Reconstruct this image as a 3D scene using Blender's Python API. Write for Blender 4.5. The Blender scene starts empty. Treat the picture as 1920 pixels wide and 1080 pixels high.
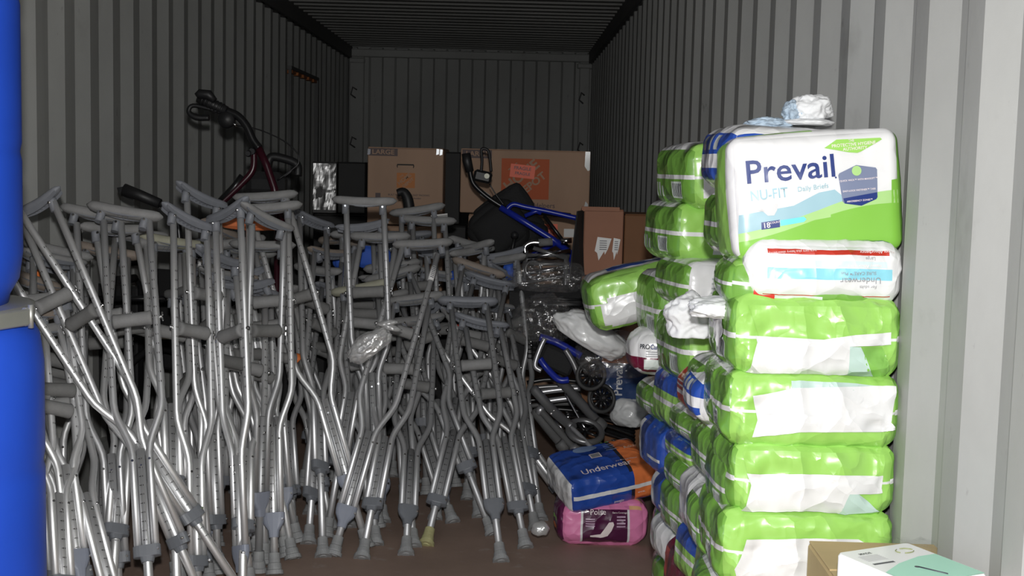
import bpy, bmesh, math, random
from mathutils import Vector, Matrix, noise
S = bpy.context.scene
COL = S.collection
rnd = random.Random(7)
R = math.radians
# ------------------------------------------------------------------ camera
F = 2400.0
CAMH = 1.31
pit = math.atan(235.0 / F); rol = 0.0245; yaw = -235 * rol / F
fw = Vector((0, math.cos(pit), -math.sin(pit))); rt = Vector((1, 0, 0)); up = Vector((0, math.sin(pit), math.cos(pit)))
rt, up = rt * math.cos(rol) + up * math.sin(rol), up * math.cos(rol) - rt * math.sin(rol)
Rz = Matrix.Rotation(yaw, 3, 'Z')
fw, rt, up = Rz @ fw, Rz @ rt, Rz @ up
CP = Vector((0, 0, CAMH))
cd = bpy.data.cameras.new('camera'); cam = bpy.data.objects.new('camera', cd); COL.objects.link(cam)
cd.sensor_width = 36; cd.lens = 36 * F / 1920; cd.clip_start = 0.05
cam.matrix_world = Matrix(((rt.x, up.x, -fw.x, CP.x), (rt.y, up.y, -fw.y, CP.y), (rt.z, up.z, -fw.z, CP.z), (0, 0, 0, 1)))
S.camera = cam
# ------------------------------------------------------------------ light
w = bpy.data.worlds.new('overcast_sky'); S.world = w; w.use_nodes = True
bg = w.node_tree.nodes['Background']; bg.inputs[0].default_value = (0.90, 0.95, 1.0, 1); bg.inputs[1].default_value = 1.3
fl = bpy.data.lights.new('camera_flash', 'POINT'); fl.energy = 300; fl.shadow_soft_size = 0.03; fl.color = (1, 0.985, 0.96)
flo = bpy.data.objects.new('camera_flash', fl); COL.objects.link(flo); flo.location = (0.0, -0.03, 1.47)
vs = S.view_settings; vs.view_transform = 'Standard'; vs.look = 'None'; vs.gamma = 1; vs.exposure = 0.0; vs.use_curve_mapping = False
try: S.display_settings.display_device = 'sRGB'
except Exception: pass
S.cycles.max_bounces = 6; S.cycles.transparent_max_bounces = 12
S.cycles.caustics_reflective = False; S.cycles.caustics_refractive = False
S.cycles.use_denoising = True

def P(x, y, s):                      # photo measurement (1920x1080) at a scale of s pixels per metre -> point in the room
    d = F / s
    return CP + fw * d + rt * ((x - 960) / F * d) - up * ((y - 540) / F * d)
def onfloor(x, y, z=0.0):
    v = fw + rt * ((x - 960) / F) - up * ((y - 540) / F)
    return CP + v * ((z - CAMH) / v.z)

# ------------------------------------------------------------------ materials
def srgb(r, g, b):
    f = lambda c: (c / 255 / 12.92) if c / 255 <= 0.04045 else ((c / 255 + 0.055) / 1.055) ** 2.4
    return (f(r), f(g), f(b), 1)
def nt(name):
    m = bpy.data.materials.new(name); m.use_nodes = True
    t = m.node_tree; return m, t, t.nodes['Principled BSDF']
MC = {}
def mat(name, col, rough=0.5, metal=0.0, var=0.0, scale=8.0, bump=0.0, bscale=60.0, coat=0.0, stretch=(1, 1, 1), spec=0.5):
    if name in MC: return MC[name]
    m, t, b = nt(name)
    N = t.nodes; L = t.links
    b.inputs['Roughness'].default_value = rough; b.inputs['Metallic'].default_value = metal
    b.inputs['Coat Weight'].default_value = coat; b.inputs['Coat Roughness'].default_value = 0.12
    b.inputs['Specular IOR Level'].default_value = spec
    b.inputs['Base Color'].default_value = col
    tc = N.new('ShaderNodeTexCoord'); mp = N.new('ShaderNodeMapping'); mp.inputs['Scale'].default_value = stretch
    L.new(tc.outputs['Object'], mp.inputs[0])
    if var:
        n = N.new('ShaderNodeTexNoise'); n.inputs['Scale'].default_value = scale; n.inputs['Detail'].default_value = 6
        L.new(mp.outputs[0], n.inputs[0])
        mr = N.new('ShaderNodeMapRange'); mr.inputs[1].default_value = 0.3; mr.inputs[2].default_value = 0.7
        mr.inputs[3].default_value = 1 - var; mr.inputs[4].default_value = 1 + var * 0.5
        L.new(n.outputs[0], mr.inputs[0])
        mx = N.new('ShaderNodeVectorMath'); mx.operation = 'SCALE'; mx.inputs[0].default_value = col[:3]
        L.new(mr.outputs[0], mx.inputs['Scale']); L.new(mx.outputs[0], b.inputs['Base Color'])
    if bump:
        n2 = N.new('ShaderNodeTexNoise'); n2.inputs['Scale'].default_value = bscale; n2.inputs['Detail'].default_value = 4
        L.new(mp.outputs[0], n2.inputs[0])
        bp = N.new('ShaderNodeBump'); bp.inputs['Strength'].default_value = bump; bp.inputs['Distance'].default_value = 0.004
        L.new(n2.outputs[0], bp.inputs['Height']); L.new(bp.outputs[0], b.inputs['Normal'])
    MC[name] = m
    return m
def paint_mat(name, col, dirt, sc=1.0):
    m, t, b = nt(name); N = t.nodes; L = t.links
    tc = N.new('ShaderNodeTexCoord')
    def noi(scale, st, d=8):
        mp = N.new('ShaderNodeMapping'); mp.inputs['Scale'].default_value = st; L.new(tc.outputs['Object'], mp.inputs[0])
        n = N.new('ShaderNodeTexNoise'); n.inputs['Scale'].default_value = scale; n.inputs['Detail'].default_value = d; n.inputs['Roughness'].default_value = 0.62
        L.new(mp.outputs[0], n.inputs[0]); return n.outputs[0]
    def ramp(s, a, bb, c0, c1):
        r = N.new('ShaderNodeValToRGB'); r.color_ramp.elements[0].position = a; r.color_ramp.elements[1].position = bb
        r.color_ramp.elements[0].color = c0; r.color_ramp.elements[1].color = c1; L.new(s, r.inputs[0]); return r.outputs[0]
    def mix(f, a, bb):
        x = N.new('ShaderNodeMix'); x.data_type = 'RGBA'
        if isinstance(f, float): x.inputs[0].default_value = f
        else: L.new(f, x.inputs[0])
        for k, v in ((6, a), (7, bb)):
            if isinstance(v, tuple): x.inputs[k].default_value = v
            else: L.new(v, x.inputs[k])
        return x.outputs[2]
    base = ramp(noi(1.3 * sc, (1, 1, 0.6)), 0.35, 0.65, tuple(c * 0.86 for c in col[:3]) + (1,), tuple(min(1, c * 1.08) for c in col[:3]) + (1,))
    m1 = ramp(noi(5 * sc, (1, 1, 0.7)), 0.60, 0.78, (0, 0, 0, 1), (0.55, 0.55, 0.55, 1))
    c = mix(m1, base, dirt)
    m2 = ramp(noi(30 * sc, (1, 1, 0.35)), 0.66, 0.74, (0, 0, 0, 1), (0.5, 0.5, 0.5, 1))
    c = mix(m2, c, tuple(x * 0.5 for x in dirt[:3]) + (1,))
    m3 = ramp(noi(9 * sc, (1, 1, 0.25)), 0.725, 0.76, (0, 0, 0, 1), (0.5, 0.5, 0.5, 1))
    c = mix(m3, c, (0.20, 0.09, 0.045, 1))
    L.new(c, b.inputs['Base Color']); b.inputs['Roughness'].default_value = 0.62
    bp = N.new('ShaderNodeBump'); bp.inputs['Strength'].default_value = 0.25; bp.inputs['Distance'].default_value = 0.003
    L.new(noi(22 * sc, (1, 1, 1)), bp.inputs['Height']); L.new(bp.outputs[0], b.inputs['Normal'])
    return m
WALL = paint_mat('grey container paint', (0.34, 0.345, 0.335, 1), (0.19, 0.19, 0.175, 1))
CEIL = paint_mat('dull ceiling paint', (0.30, 0.30, 0.29, 1), (0.18, 0.175, 0.165, 1))
RAIL = paint_mat('dark rail paint', (0.10, 0.10, 0.10, 1), (0.06, 0.055, 0.05, 1))
PLY = paint_mat('worn brown plywood', (0.32, 0.225, 0.18, 1), (0.52, 0.49, 0.46, 1), 2.2)
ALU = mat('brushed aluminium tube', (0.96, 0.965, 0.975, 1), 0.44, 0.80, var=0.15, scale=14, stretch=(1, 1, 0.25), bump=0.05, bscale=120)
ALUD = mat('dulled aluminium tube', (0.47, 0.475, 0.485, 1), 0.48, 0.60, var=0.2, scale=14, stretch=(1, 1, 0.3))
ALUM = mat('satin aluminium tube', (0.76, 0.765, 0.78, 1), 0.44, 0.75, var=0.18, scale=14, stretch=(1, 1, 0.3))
HOLE = mat('dark drilled hole', (0.012, 0.012, 0.012, 1), 0.6)
STEEL = mat('bright steel hardware', (0.75, 0.75, 0.75, 1), 0.2, 1.0)
CHROME = mat('chrome tube', (0.7, 0.7, 0.72, 1), 0.18, 1.0)
PADG = mat('grey foam rubber', (0.235, 0.235, 0.235, 1), 0.75, var=0.18, scale=20, bump=0.25, bscale=160)
PADB = mat('blue grey moulded rubber', (0.20, 0.21, 0.235, 1), 0.6, var=0.15, scale=20, bump=0.1, bscale=150)
PADT = mat('yellowed grey rubber', (0.34, 0.335, 0.26, 1), 0.7, var=0.25, scale=14, bump=0.2, bscale=150)
PADN = mat('brown grey rubber', (0.27, 0.225, 0.19, 1), 0.75, var=0.25, scale=14, bump=0.2, bscale=150)
GRIPG = mat('dark grey foam grip', (0.17, 0.17, 0.168, 1), 0.8, var=0.15, scale=25, bump=0.2, bscale=180)
TIPG = mat('grey rubber tip', (0.29, 0.295, 0.30, 1), 0.65, var=0.2, scale=30)
TIPT = mat('yellowed rubber tip', (0.42, 0.40, 0.20, 1), 0.65, var=0.2, scale=30)
CLIPM = mat('grey plastic clip', (0.17, 0.18, 0.20, 1), 0.5)
CLIPB = mat('blue grey plastic clip', (0.25, 0.27, 0.33, 1), 0.5)
WHITE = mat('white paper label', (0.75, 0.75, 0.74, 1), 0.5)
BLACK = mat('black rubber', (0.012, 0.012, 0.013, 1), 0.5, bump=0.1)
BLKP = mat('black painted steel', (0.010, 0.010, 0.011, 1), 0.3)
BLKC = mat('black nylon cloth', (0.014, 0.014, 0.015, 1), 0.85, bump=0.4, bscale=200)
INK = mat('dark grey ink', (0.045, 0.045, 0.06, 1), 0.5)
ORANGE = mat('bright orange tape', (0.85, 0.22, 0.05, 1), 0.6)
RED = mat('red tag', (0.72, 0.04, 0.02, 1), 0.5)
GREENP = mat('bright green plastic', (0.18, 0.45, 0.04, 1), 0.4)
BLUEP = mat('royal blue plastic drum', (0.018, 0.085, 0.62, 1), 0.42, var=0.14, scale=3, bump=0.05, bscale=20)
BLUEM = mat('blue enamelled steel', (0.012, 0.025, 0.30, 1), 0.3)
BLUEF = mat('blue foam', (0.03, 0.10, 0.48, 1), 0.7)
MAROON = mat('dark red enamelled steel', (0.035, 0.004, 0.010, 1), 0.3)
CARD = mat('brown corrugated cardboard', (0.42, 0.275, 0.19, 1), 0.8, var=0.12, scale=5, bump=0.05, bscale=90, stretch=(1, 1, 0.3))
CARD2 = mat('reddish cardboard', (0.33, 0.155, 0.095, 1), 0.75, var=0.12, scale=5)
CARD3 = mat('pale tan cardboard', (0.46, 0.34, 0.17, 1), 0.75, var=0.12, scale=6)
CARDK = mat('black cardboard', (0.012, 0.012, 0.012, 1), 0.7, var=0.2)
def film(name, a, rough=0.12, col=(1, 1, 1, 1)):
    if name in MC: return MC[name]
    m, t, b = nt(name); N = t.nodes; L = t.links
    tr = N.new('ShaderNodeBsdfTransparent'); tr.inputs[0].default_value = col
    gl = N.new('ShaderNodeBsdfGlossy'); gl.inputs['Roughness'].default_value = rough
    df = N.new('ShaderNodeBsdfDiffuse'); df.inputs[0].default_value = (0.8, 0.8, 0.8, 1)
    tc = N.new('ShaderNodeTexCoord'); n = N.new('ShaderNodeTexNoise'); n.inputs['Scale'].default_value = 26; n.inputs['Detail'].default_value = 5
    L.new(tc.outputs['Object'], n.inputs[0])
    bp = N.new('ShaderNodeBump'); bp.inputs['Strength'].default_value = 0.9; bp.inputs['Distance'].default_value = 0.012
    L.new(n.outputs[0], bp.inputs['Height']); L.new(bp.outputs[0], gl.inputs['Normal'])
    m1 = N.new('ShaderNodeMixShader'); m1.inputs[0].default_value = 0.5 if a > 0.3 else 0.12
    L.new(gl.outputs[0], m1.inputs[1]); L.new(df.outputs[0], m1.inputs[2])
    m2 = N.new('ShaderNodeMixShader'); m2.inputs[0].default_value = a
    L.new(tr.outputs[0], m2.inputs[1]); L.new(m1.outputs[0], m2.inputs[2])
    L.new(m2.outputs[0], N['Material Output'].inputs[0]); MC[name] = m
    return m
CLEAR = film('clear plastic film', 0.13)
MILKY = film('milky thin plastic', 0.62, 0.25)

# ------------------------------------------------------------------ mesh building
class MB:
    def __init__(s): s.v = []; s.f = []; s.m = []; s.sm = []
    def add(s, vs, fs, mi=0, smooth=True):
        o = len(s.v); s.v += [tuple(v) for v in vs]; s.f += [tuple(i + o for i in f) for f in fs]
        s.m += [mi] * len(fs); s.sm += [smooth] * len(fs); return s
    def box(s, c, d, mi=0, rot=None, bev=0.0):
        c = Vector(c); h = Vector(d) / 2
        if bev > 0:
            b = min(bev, min(h) * 0.9); pts = []
            for sx in (-1, 1):
                for sy in (-1, 1):
                    for sz in (-1, 1):
                        pts += [Vector((sx * h.x, sy * (h.y - b), sz * (h.z - b))), Vector((sx * (h.x - b), sy * h.y, sz * (h.z - b))), Vector((sx * (h.x - b), sy * (h.y - b), sz * h.z))]
            bm = bmesh.new()
            for p in pts: bm.verts.new(p)
            r = bmesh.ops.convex_hull(bm, input=bm.verts); bmesh.ops.dissolve_limit(bm, angle_limit=0.01, verts=bm.verts, edges=bm.edges)
            bm.verts.index_update(); vs = [v.co.copy() for v in bm.verts]; fs = [[v.index for v in f.verts] for f in bm.faces]; bm.free()
        else:
            vs = [Vector((x * h.x, y * h.y, z * h.z)) for x in (-1, 1) for y in (-1, 1) for z in (-1, 1)]
            fs = [(0, 1, 3, 2), (4, 6, 7, 5), (0, 4, 5, 1), (2, 3, 7, 6), (0, 2, 6, 4), (1, 5, 7, 3)]
        if rot is not None: vs = [rot @ v for v in vs]
        return s.add([v + c for v in vs], fs, mi, False)
    def tube(s, pts, r, n=10, mi=0, cap=True, closed=False):
        pts = [Vector(p) for p in pts]; k = len(pts); rr = r if isinstance(r, (list, tuple)) else [r] * k
        T = []
        for i in range(k):
            if closed: t = pts[(i + 1) % k] - pts[i - 1]
            else: t = pts[min(i + 1, k - 1)] - pts[max(i - 1, 0)]
            T.append(t.normalized() if t.length > 1e-9 else Vector((0, 0, 1)))
        a = Vector((0, 1, 0)) if abs(T[0].y) < 0.9 else Vector((1, 0, 0))
        nn = (a - T[0] * a.dot(T[0])).normalized(); vs = []
        for i in range(k):
            nn = (nn - T[i] * nn.dot(T[i])).normalized(); b = T[i].cross(nn)
            for j in range(n):
                an = 2 * math.pi * j / n; vs.append(pts[i] + (nn * math.cos(an) + b * math.sin(an)) * rr[i])
        fs = []
        for i in range(k if closed else k - 1):
            for j in range(n):
                i2 = (i + 1) % k
                fs.append((i * n + j, i * n + (j + 1) % n, i2 * n + (j + 1) % n, i2 * n + j))
        s.add(vs, fs, mi, True)
        if cap and not closed:
            o = len(s.v) - len(vs)
            s.f.append(tuple(o + j for j in reversed(range(n)))); s.f.append(tuple(o + (k - 1) * n + j for j in range(n)))
            s.m += [mi, mi]; s.sm += [False, False]
        return s
    def lathe(s, prof, c=(0, 0, 0), n=24, mi=0, axis='Z', rot=None, smooth=True):
        vs = []; c = Vector(c)
        for (r, z) in prof:
            for j in range(n):
                a = 2 * math.pi * j / n; p = Vector((r * math.cos(a), r * math.sin(a), z))
                if axis == 'X': p = Vector((p.z, p.x, p.y))
                if axis == 'Y': p = Vector((p.y, p.z, p.x))
                if rot is not None: p = rot @ p
                vs.append(p + c)
        k = len(prof); fs = [(i * n + j, i * n + (j + 1) % n, (i + 1) * n + (j + 1) % n, (i + 1) * n + j) for i in range(k - 1) for j in range(n)]
        s.add(vs, fs, mi, smooth); o = len(s.v) - len(vs)
        for e, rv in ((0, True), (k - 1, False)):
            if prof[e][0] > 1e-6:
                L = [o + e * n + j for j in range(n)]
                s.f.append(tuple(reversed(L) if rv else L)); s.m.append(mi); s.sm.append(False)
        return s
    def torus(s, c, R0, r, axis, n=28, m=8, mi=0):
        ax = Vector(axis).normalized(); a = Vector((0, 0, 1)) if abs(ax.z) < 0.9 else Vector((1, 0, 0))
        e1 = (a - ax * a.dot(ax)).normalized(); e2 = ax.cross(e1); c = Vector(c)
        return s.tube([c + (e1 * math.cos(2 * math.pi * i / n) + e2 * math.sin(2 * math.pi * i / n)) * R0 for i in range(n)], r, m, mi, closed=True)
    def mesh(s, name, mats):
        me = bpy.data.meshes.new(name); me.from_pydata(s.v, [], s.f)
        for m in (mats if isinstance(mats, (list, tuple)) else [mats]): me.materials.append(m)
        me.polygons.foreach_set('material_index', s.m); me.polygons.foreach_set('use_smooth', s.sm); me.update()
        return me
    def build(s, name, mats, parent=None, world=True):
        """points are given in room coordinates (world) or in the parent's own"""
        if parent is not None and world:
            inv = parent.matrix_basis.inverted()
            if parent.parent: inv = inv @ parent.parent.matrix_basis.inverted()
            s.v = [tuple(inv @ Vector(v)) for v in s.v]
        o = bpy.data.objects.new(name, s.mesh(name, mats)); COL.objects.link(o)
        if parent is not None: o.parent = parent
        return o
def tag(o, label, cat, group=None):
    o['label'] = label; o['category'] = cat
    if group: o['group'] = group
    return o
def thing(name, label, cat, loc, rot=None, group=None):
    o = bpy.data.objects.new(name, None); COL.objects.link(o); o.empty_display_size = 0.05
    M = Matrix.Translation(Vector(loc))
    if rot is not None: M = M @ rot.to_4x4()
    o.matrix_basis = M
    return tag(o, label, cat, group)
def struct(name, mb, m, parent=None):
    o = mb.build(name, m, parent)
    if parent is None: o['kind'] = 'structure'
    return o
def inst(name, me, parent, M=None):
    o = bpy.data.objects.new(name, me); COL.objects.link(o); o.parent = parent
    if M is not None: o.matrix_basis = M
    return o
TC = {}
def text_geo(body, size, bold=0.0):
    key = (body, size, bold)
    if key in TC: return TC[key]
    c = bpy.data.curves.new('t', 'FONT'); c.body = body; c.size = size; c.align_x = 'CENTER'; c.align_y = 'CENTER'; c.offset = bold * size
    c.resolution_u = 3
    o = bpy.data.objects.new('t', c); COL.objects.link(o)
    dg = bpy.context.evaluated_depsgraph_get(); dg.update()
    me = bpy.data.meshes.new_from_object(o.evaluated_get(dg))
    g = ([v.co.to_2d() for v in me.vertices], [tuple(p.vertices) for p in me.polygons])
    bpy.data.objects.remove(o); bpy.data.curves.remove(c); bpy.data.meshes.remove(me)
    TC[key] = g
    return g

# ------------------------------------------------------------------ container shell
XL, XR = -1.603, 0.7466
YB, YO, H = 12.62, 0.62, 2.39
def corr_profile(L, flat_in, slope, flat_out, depth, off=0.0):
    pts = []; p = flat_in + flat_out + 2 * slope; y = -p + off
    while y < L + p:
        pts += [(y, 0), (y + flat_in, 0), (y + flat_in + slope, depth), (y + flat_in + slope + flat_out, depth)]; y += p
    out = []
    for i in range(len(pts) - 1):
        a, b = pts[i], pts[i + 1]
        if b[0] <= 0 or a[0] >= L: continue
        f = lambda t: (t, a[1] + (b[1] - a[1]) * (t - a[0]) / (b[0] - a[0]))
        if not out: out.append(f(max(a[0], 0)))
        out.append(f(min(b[0], L)))
    return out
def wall(name, x, sign, off):
    b = MB(); pr = corr_profile(YB - YO, 0.074, 0.066, 0.072, 0.036, off)
    for i in range(len(pr) - 1):
        y0, d0 = pr[i]; y1, d1 = pr[i + 1]
        vs = [(x + sign * d0, YO + y0, 0.15), (x + sign * d1, YO + y1, 0.15), (x + sign * d1, YO + y1, 2.29), (x + sign * d0, YO + y0, 2.29)]
        b.add(vs, [(0, 1, 2, 3)], 0, False)
        k = sign * 0.006
        b.add([(v[0] + k, v[1], v[2]) for v in vs], [(3, 2, 1, 0)], 0, False)
    o = struct(name, b, WALL)
    rail = MB(); rail.box((x + sign * 0.02, (YB + YO) / 2, 2.345), (0.09, YB - YO, 0.12)); rail.box((x + sign * 0.03, (YB + YO) / 2, 2.285), (0.06, YB - YO, 0.02))
    struct('trim_1' if sign > 0 else 'trim_2', rail, RAIL)
    lo = MB(); lo.box((x + sign * 0.03, (YB + YO) / 2, 0.06), (0.07, YB - YO, 0.20)); struct('baseboard_right' if sign > 0 else 'baseboard_left', lo, WALL)
wall('wall_right', XR, 1, 0.06)
wall('wall_left', XL, -1, 0.11)
b = MB(); pr = corr_profile(XR - XL, 0.105, 0.020, 0.105, 0.030, 0.08)
for i in range(len(pr) - 1):
    x0, d0 = pr[i]; x1, d1 = pr[i + 1]
    b.add([(XL + x0, YB + d0, 0), (XL + x1, YB + d1, 0), (XL + x1, YB + d1, H), (XL + x0, YB + d0, H)], [(3, 2, 1, 0)], 0, False)
b.box(((XL + XR) / 2, YB + 0.06, H / 2), (XR - XL + 0.4, 0.02, H + 0.4))  # this and the next boxes: unseen closers added to stop light leaks
for x in (XL - 0.06, XR + 0.06): b.box((x, YB + 0.01, H / 2), (0.10, 0.10, H + 0.2))
b.box(((XL + XR) / 2, YB + 0.03, H + 0.05), (XR - XL + 0.3, 0.10, 0.10))
bw = struct('wall_back', b, WALL)
b = MB(); b.box(((XL + XR) / 2, YB - 0.02, 2.335), (XR - XL - 0.02, 0.07, 0.075), bev=0.008); struct('trim_3', b, WALL)
for k, x in ((4, XL + 0.075), (5, XR - 0.06)):
    b = MB(); b.box((x, YB - 0.015, 1.15), (0.14 if k == 4 else 0.10, 0.06, 2.3), bev=0.008)
    b.box((x, YB - 0.03, 2.26), (0.15, 0.07, 0.05), bev=0.01); o = struct('trim_%d' % k, b, WALL)
    for z in (0.75, 1.5, 1.98):
        h = MB(); h.tube([(x, YB - 0.045, z), (x - 0.03, YB - 0.10, z + 0.02), (x - 0.05, YB - 0.09, z - 0.05), (x - 0.01, YB - 0.045, z - 0.08)], 0.008, 6)
        h.build('lashing_hook', RAIL, o)
# ceiling: transverse ridges
b = MB(); pr = corr_profile(YB - YO, 0.085, 0.02, 0.085, 0.022, 0.03)
for i in range(len(pr) - 1):
    y0, d0 = pr[i]; y1, d1 = pr[i + 1]
    b.add([(XL, YO + y0, H + d0), (XR, YO + y0, H + d0), (XR, YO + y1, H + d1), (XL, YO + y1, H + d1)], [(3, 2, 1, 0)], 0, False)
b.box(((XL + XR) / 2, (YO + YB) / 2, H + 0.05), (XR - XL + 0.3, YB - YO + 0.2, 0.02))
struct('ceiling', b, CEIL)
b = MB(); b.box(((XL + XR) / 2, (YO + YB) / 2, -0.02), (XR - XL + 0.1, YB - YO, 0.04)); struct('floor', b, PLY)
b = MB(); b.box((0, 0, -0.22), (60, 60, 0.02)); struct('ground', b, mat('pale concrete yard', (0.30, 0.29, 0.27, 1), 0.9, var=0.2, scale=2))
for k, x in ((6, XL - 0.05), (7, XR + 0.05)):
    b = MB(); b.box((x, YO - 0.04, H / 2), (0.14, 0.10, H + 0.1), bev=0.01); struct('trim_%d' % k, b, WALL)
b = MB(); b.box(((XL + XR) / 2, YO - 0.04, H + 0.04), (XR - XL + 0.2, 0.10, 0.12), bev=0.01); struct('trim_8', b, WALL)
b = MB(); b.box(((XL + XR) / 2, YO - 0.04, -0.08), (XR - XL + 0.2, 0.10, 0.14), bev=0.01); struct('trim_9', b, WALL)
# side door cut into the left wall far back: dark frame with rusty cut ends showing in the hollows
RUST = mat('raw rust', (0.42, 0.15, 0.05, 1), 0.9, var=0.4, scale=20)
y0, y1, zt = 9.2, 10.45, 1.93
b = MB(); b.box((XL + 0.012, y1, zt / 2), (0.03, 0.05, zt)); b.box((XL + 0.012, y0, zt / 2), (0.02, 0.02, zt)); b.box((XL + 0.012, (y0 + y1) / 2, zt + 0.012), (0.03, y1 - y0 + 0.05, 0.025))
dr = struct('door_1', b, RAIL)
for i in range(5):
    b = MB(); b.box((XL - 0.004, y0 + 0.12 + i * 0.25, zt - 0.012), (0.05, 0.15, 0.022)); b.build('cut_edge', RUST, dr)
# ------------------------------------------------------------------ crutches
MODELS = {'T': (0.64, 0.80, 1.08, 0.38), 'M': (0.50, 0.65, 0.90, 0.34), 'S': (0.40, 0.54, 0.79, 0.30)}   # bend start, bend end, clip, grip
SX, SN = 0.067, 0.0232
def smooth(t): return t * t * (3 - 2 * t)
def side_tube_mesh(mod, sg):
    a, bb, c, g = MODELS[mod]; m = MB(); pts = [(sg * SX, 0, -0.035), (sg * SX * 1.02, 0, -a * 0.5), (sg * SX, 0, -a)]
    for i in range(1, 6): pts.append((sg * (SX + (SN - SX) * smooth(i / 6)), 0, -(a + (bb - a) * i / 6)))
    pts += [(sg * SN, 0, -bb), (sg * SN, 0, -c)]
    m.tube(pts, 0.0108, 10)
    z = 0.20
    while z < a - 0.02:
        for sy in (1, -1): m.lathe([(0.0042, 0), (0.0042, 0.0010)], (sg * SX * 1.01, sy * 0.0102, -z), 6, 1, 'Y', smooth=False)
        z += 0.030
    m.lathe([(0.004, -0.012), (0.004, 0.012)], (sg * SN, 0, -(bb + 0.02)), 6, 2, 'Y')
    return m
def ext_mesh(L):
    m = MB(); m.tube([(0, 0, 0), (0, 0, -L)], 0.0122, 12); z = 0.03
    while z < L * 0.62:
        for sy in (1, -1):
            m.lathe([(0.0036, 0), (0.0036, 0.0008)], (0, sy * 0.0118, -z), 6, 1, 'Y', smooth=False)
            m.box((-0.0055, sy * 0.0113, -z), (0.004, 0.0008, 0.0016), 1)
        z += 0.026
    m.lathe([(0.0042, 0), (0.003, 0.003)], (0, 0.011, -0.05), 8, 2, 'Y'); m.lathe([(0.0042, 0), (0.003, -0.003)], (0, -0.011, -0.05), 8, 2, 'Y')
    return m
def pad_mesh(style):
    m = MB(); n = 18; L = 0.118 if style != 'open' else 0.112; k = 12; vs = []
    for i in range(n + 1):
        t = -1 + 2 * i / n; x = L * t
        e = math.sqrt(max(0.0, 1 - abs(t) ** 7)); e = max(e, 0.15)
        top = 0.008 * t * t * (0.8 if style == 'thick' else 1.6 if style == 'open' else 1.0) + (0.006 * t if style == 'tilt' else 0)
        hw = (0.021 if style != 'open' else 0.018) * e; hh = (0.0165 if style in ('thick', 'tilt') else 0.0115) * e
        for j in range(k):
            an = 2 * math.pi * j / k; cx, cz = math.cos(an), math.sin(an)
            q = lambda v: math.copysign(abs(v) ** 0.7, v)
            vs.append((x, hw * q(cx), top - 0.014 + hh * q(cz)))
    fs = [(i * k + j, (i + 1) * k + j, (i + 1) * k + (j + 1) % k, i * k + (j + 1) % k) for i in range(n) for j in range(k)]
    fs += [tuple(range(k)), tuple(reversed(range(n * k, n * k + k)))]
    m.add(vs, fs); return m
def bracket_mesh(style):
    m = MB(); n = 14; d = 0.010 if style == 'thick' else 0.016
    for sy in (-1, 1):
        vs = []
        for i in range(n + 1):
            t = -1 + 2 * i / n; x = 0.100 * t; zt = 0.014 * t * t - 0.022; zb = zt - d * (1 - 0.3 * t * t)
            vs += [(x, sy * 0.015, zt), (x, sy * 0.012, zt), (x, sy * 0.012, zb), (x, sy * 0.015, zb)]
        fs = [(4 * i + j, 4 * i + (j + 1) % 4, 4 * i + 4 + (j + 1) % 4, 4 * i + 4 + j) for i in range(n) for j in range(4)] + [(0, 1, 2, 3), (4 * n + 3, 4 * n + 2, 4 * n + 1, 4 * n)]
        m.add(vs, fs, 0, False)
    for i in range(7):
        x = -0.045 + 0.015 * i; m.box((x, 0, -0.027 + 4 * x * x), (0.0025, 0.026, d * 0.9))
    for sg in (-1, 1): m.lathe([(0.0125, -0.060), (0.0135, -0.030), (0.014, -0.022)], (sg * SX, 0, 0), 12)
    m.lathe([(0.004, -0.017), (0.004, 0.017)], (SX, 0, -0.032), 6, 1, 'Y'); m.lathe([(0.004, -0.017), (0.004, 0.017)], (-SX, 0, -0.032), 6, 1, 'Y')
    return m
def grip_mesh():
    m = MB(); m.lathe([(0.010, -0.0565), (0.019, -0.0560), (0.0225, -0.052), (0.0212, -0.044), (0.0202, 0.0), (0.0212, 0.044), (0.0225, 0.052), (0.019, 0.056), (0.010, 0.0565)], n=14, axis='X'); return m
def bolt_mesh():
    m = MB(); m.lathe([(0.0030, -0.088), (0.0030, 0.084)], n=6, axis='X'); m.lathe([(0.007, -0.084), (0.007, -0.079)], n=8, axis='X')
    m.lathe([(0.006, 0.078), (0.004, 0.086)], n=8, axis='X'); m.box((0.086, 0, 0.009), (0.004, 0.008, 0.012), bev=0.002); m.box((0.086, 0, -0.009), (0.004, 0.008, 0.012), bev=0.002)
    return m
def clip_mesh(style):
    m = MB()
    def ring(z, sx, sy, r=0.008, n=20):
        return [(sx * math.copysign(abs(math.cos(2 * math.pi * i / n)) ** 0.6, math.cos(2 * math.pi * i / n)), sy * math.copysign(abs(math.sin(2 * math.pi * i / n)) ** 0.8, math.sin(2 * math.pi * i / n)), z) for i in range(n)]
    prof = {'band': [(0.014, 0.030, 0.0125), (0.014, 0.037, 0.016), (-0.016, 0.037, 0.016), (-0.018, 0.020, 0.015), (-0.032, 0.016, 0.015), (-0.032, 0.013, 0.0125)],
            'flare': [(0.022, 0.033, 0.0125), (0.022, 0.036, 0.015), (0.004, 0.036, 0.015), (-0.012, 0.032, 0.0145), (-0.034, 0.018, 0.0145), (-0.056, 0.015, 0.0145), (-0.056, 0.0125, 0.012)]}[style]
    n = 20; vs = []
    for z, sx, sy in prof: vs += ring(z, sx, sy)
    k = len(prof); fs = [(i * n + j, (i + 1) * n + j, (i + 1) * n + (j + 1) % n, i * n + (j + 1) % n) for i in range(k - 1) for j in range(n)]
    fs += [tuple(range(n)), tuple(reversed(range((k - 1) * n, k * n)))]
    m.add(vs, fs, 0, False)
    m.lathe([(0.0035, -0.018), (0.0035, 0.018)], (0.030, 0, 0.0), 6, 1, 'Y'); return m
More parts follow.
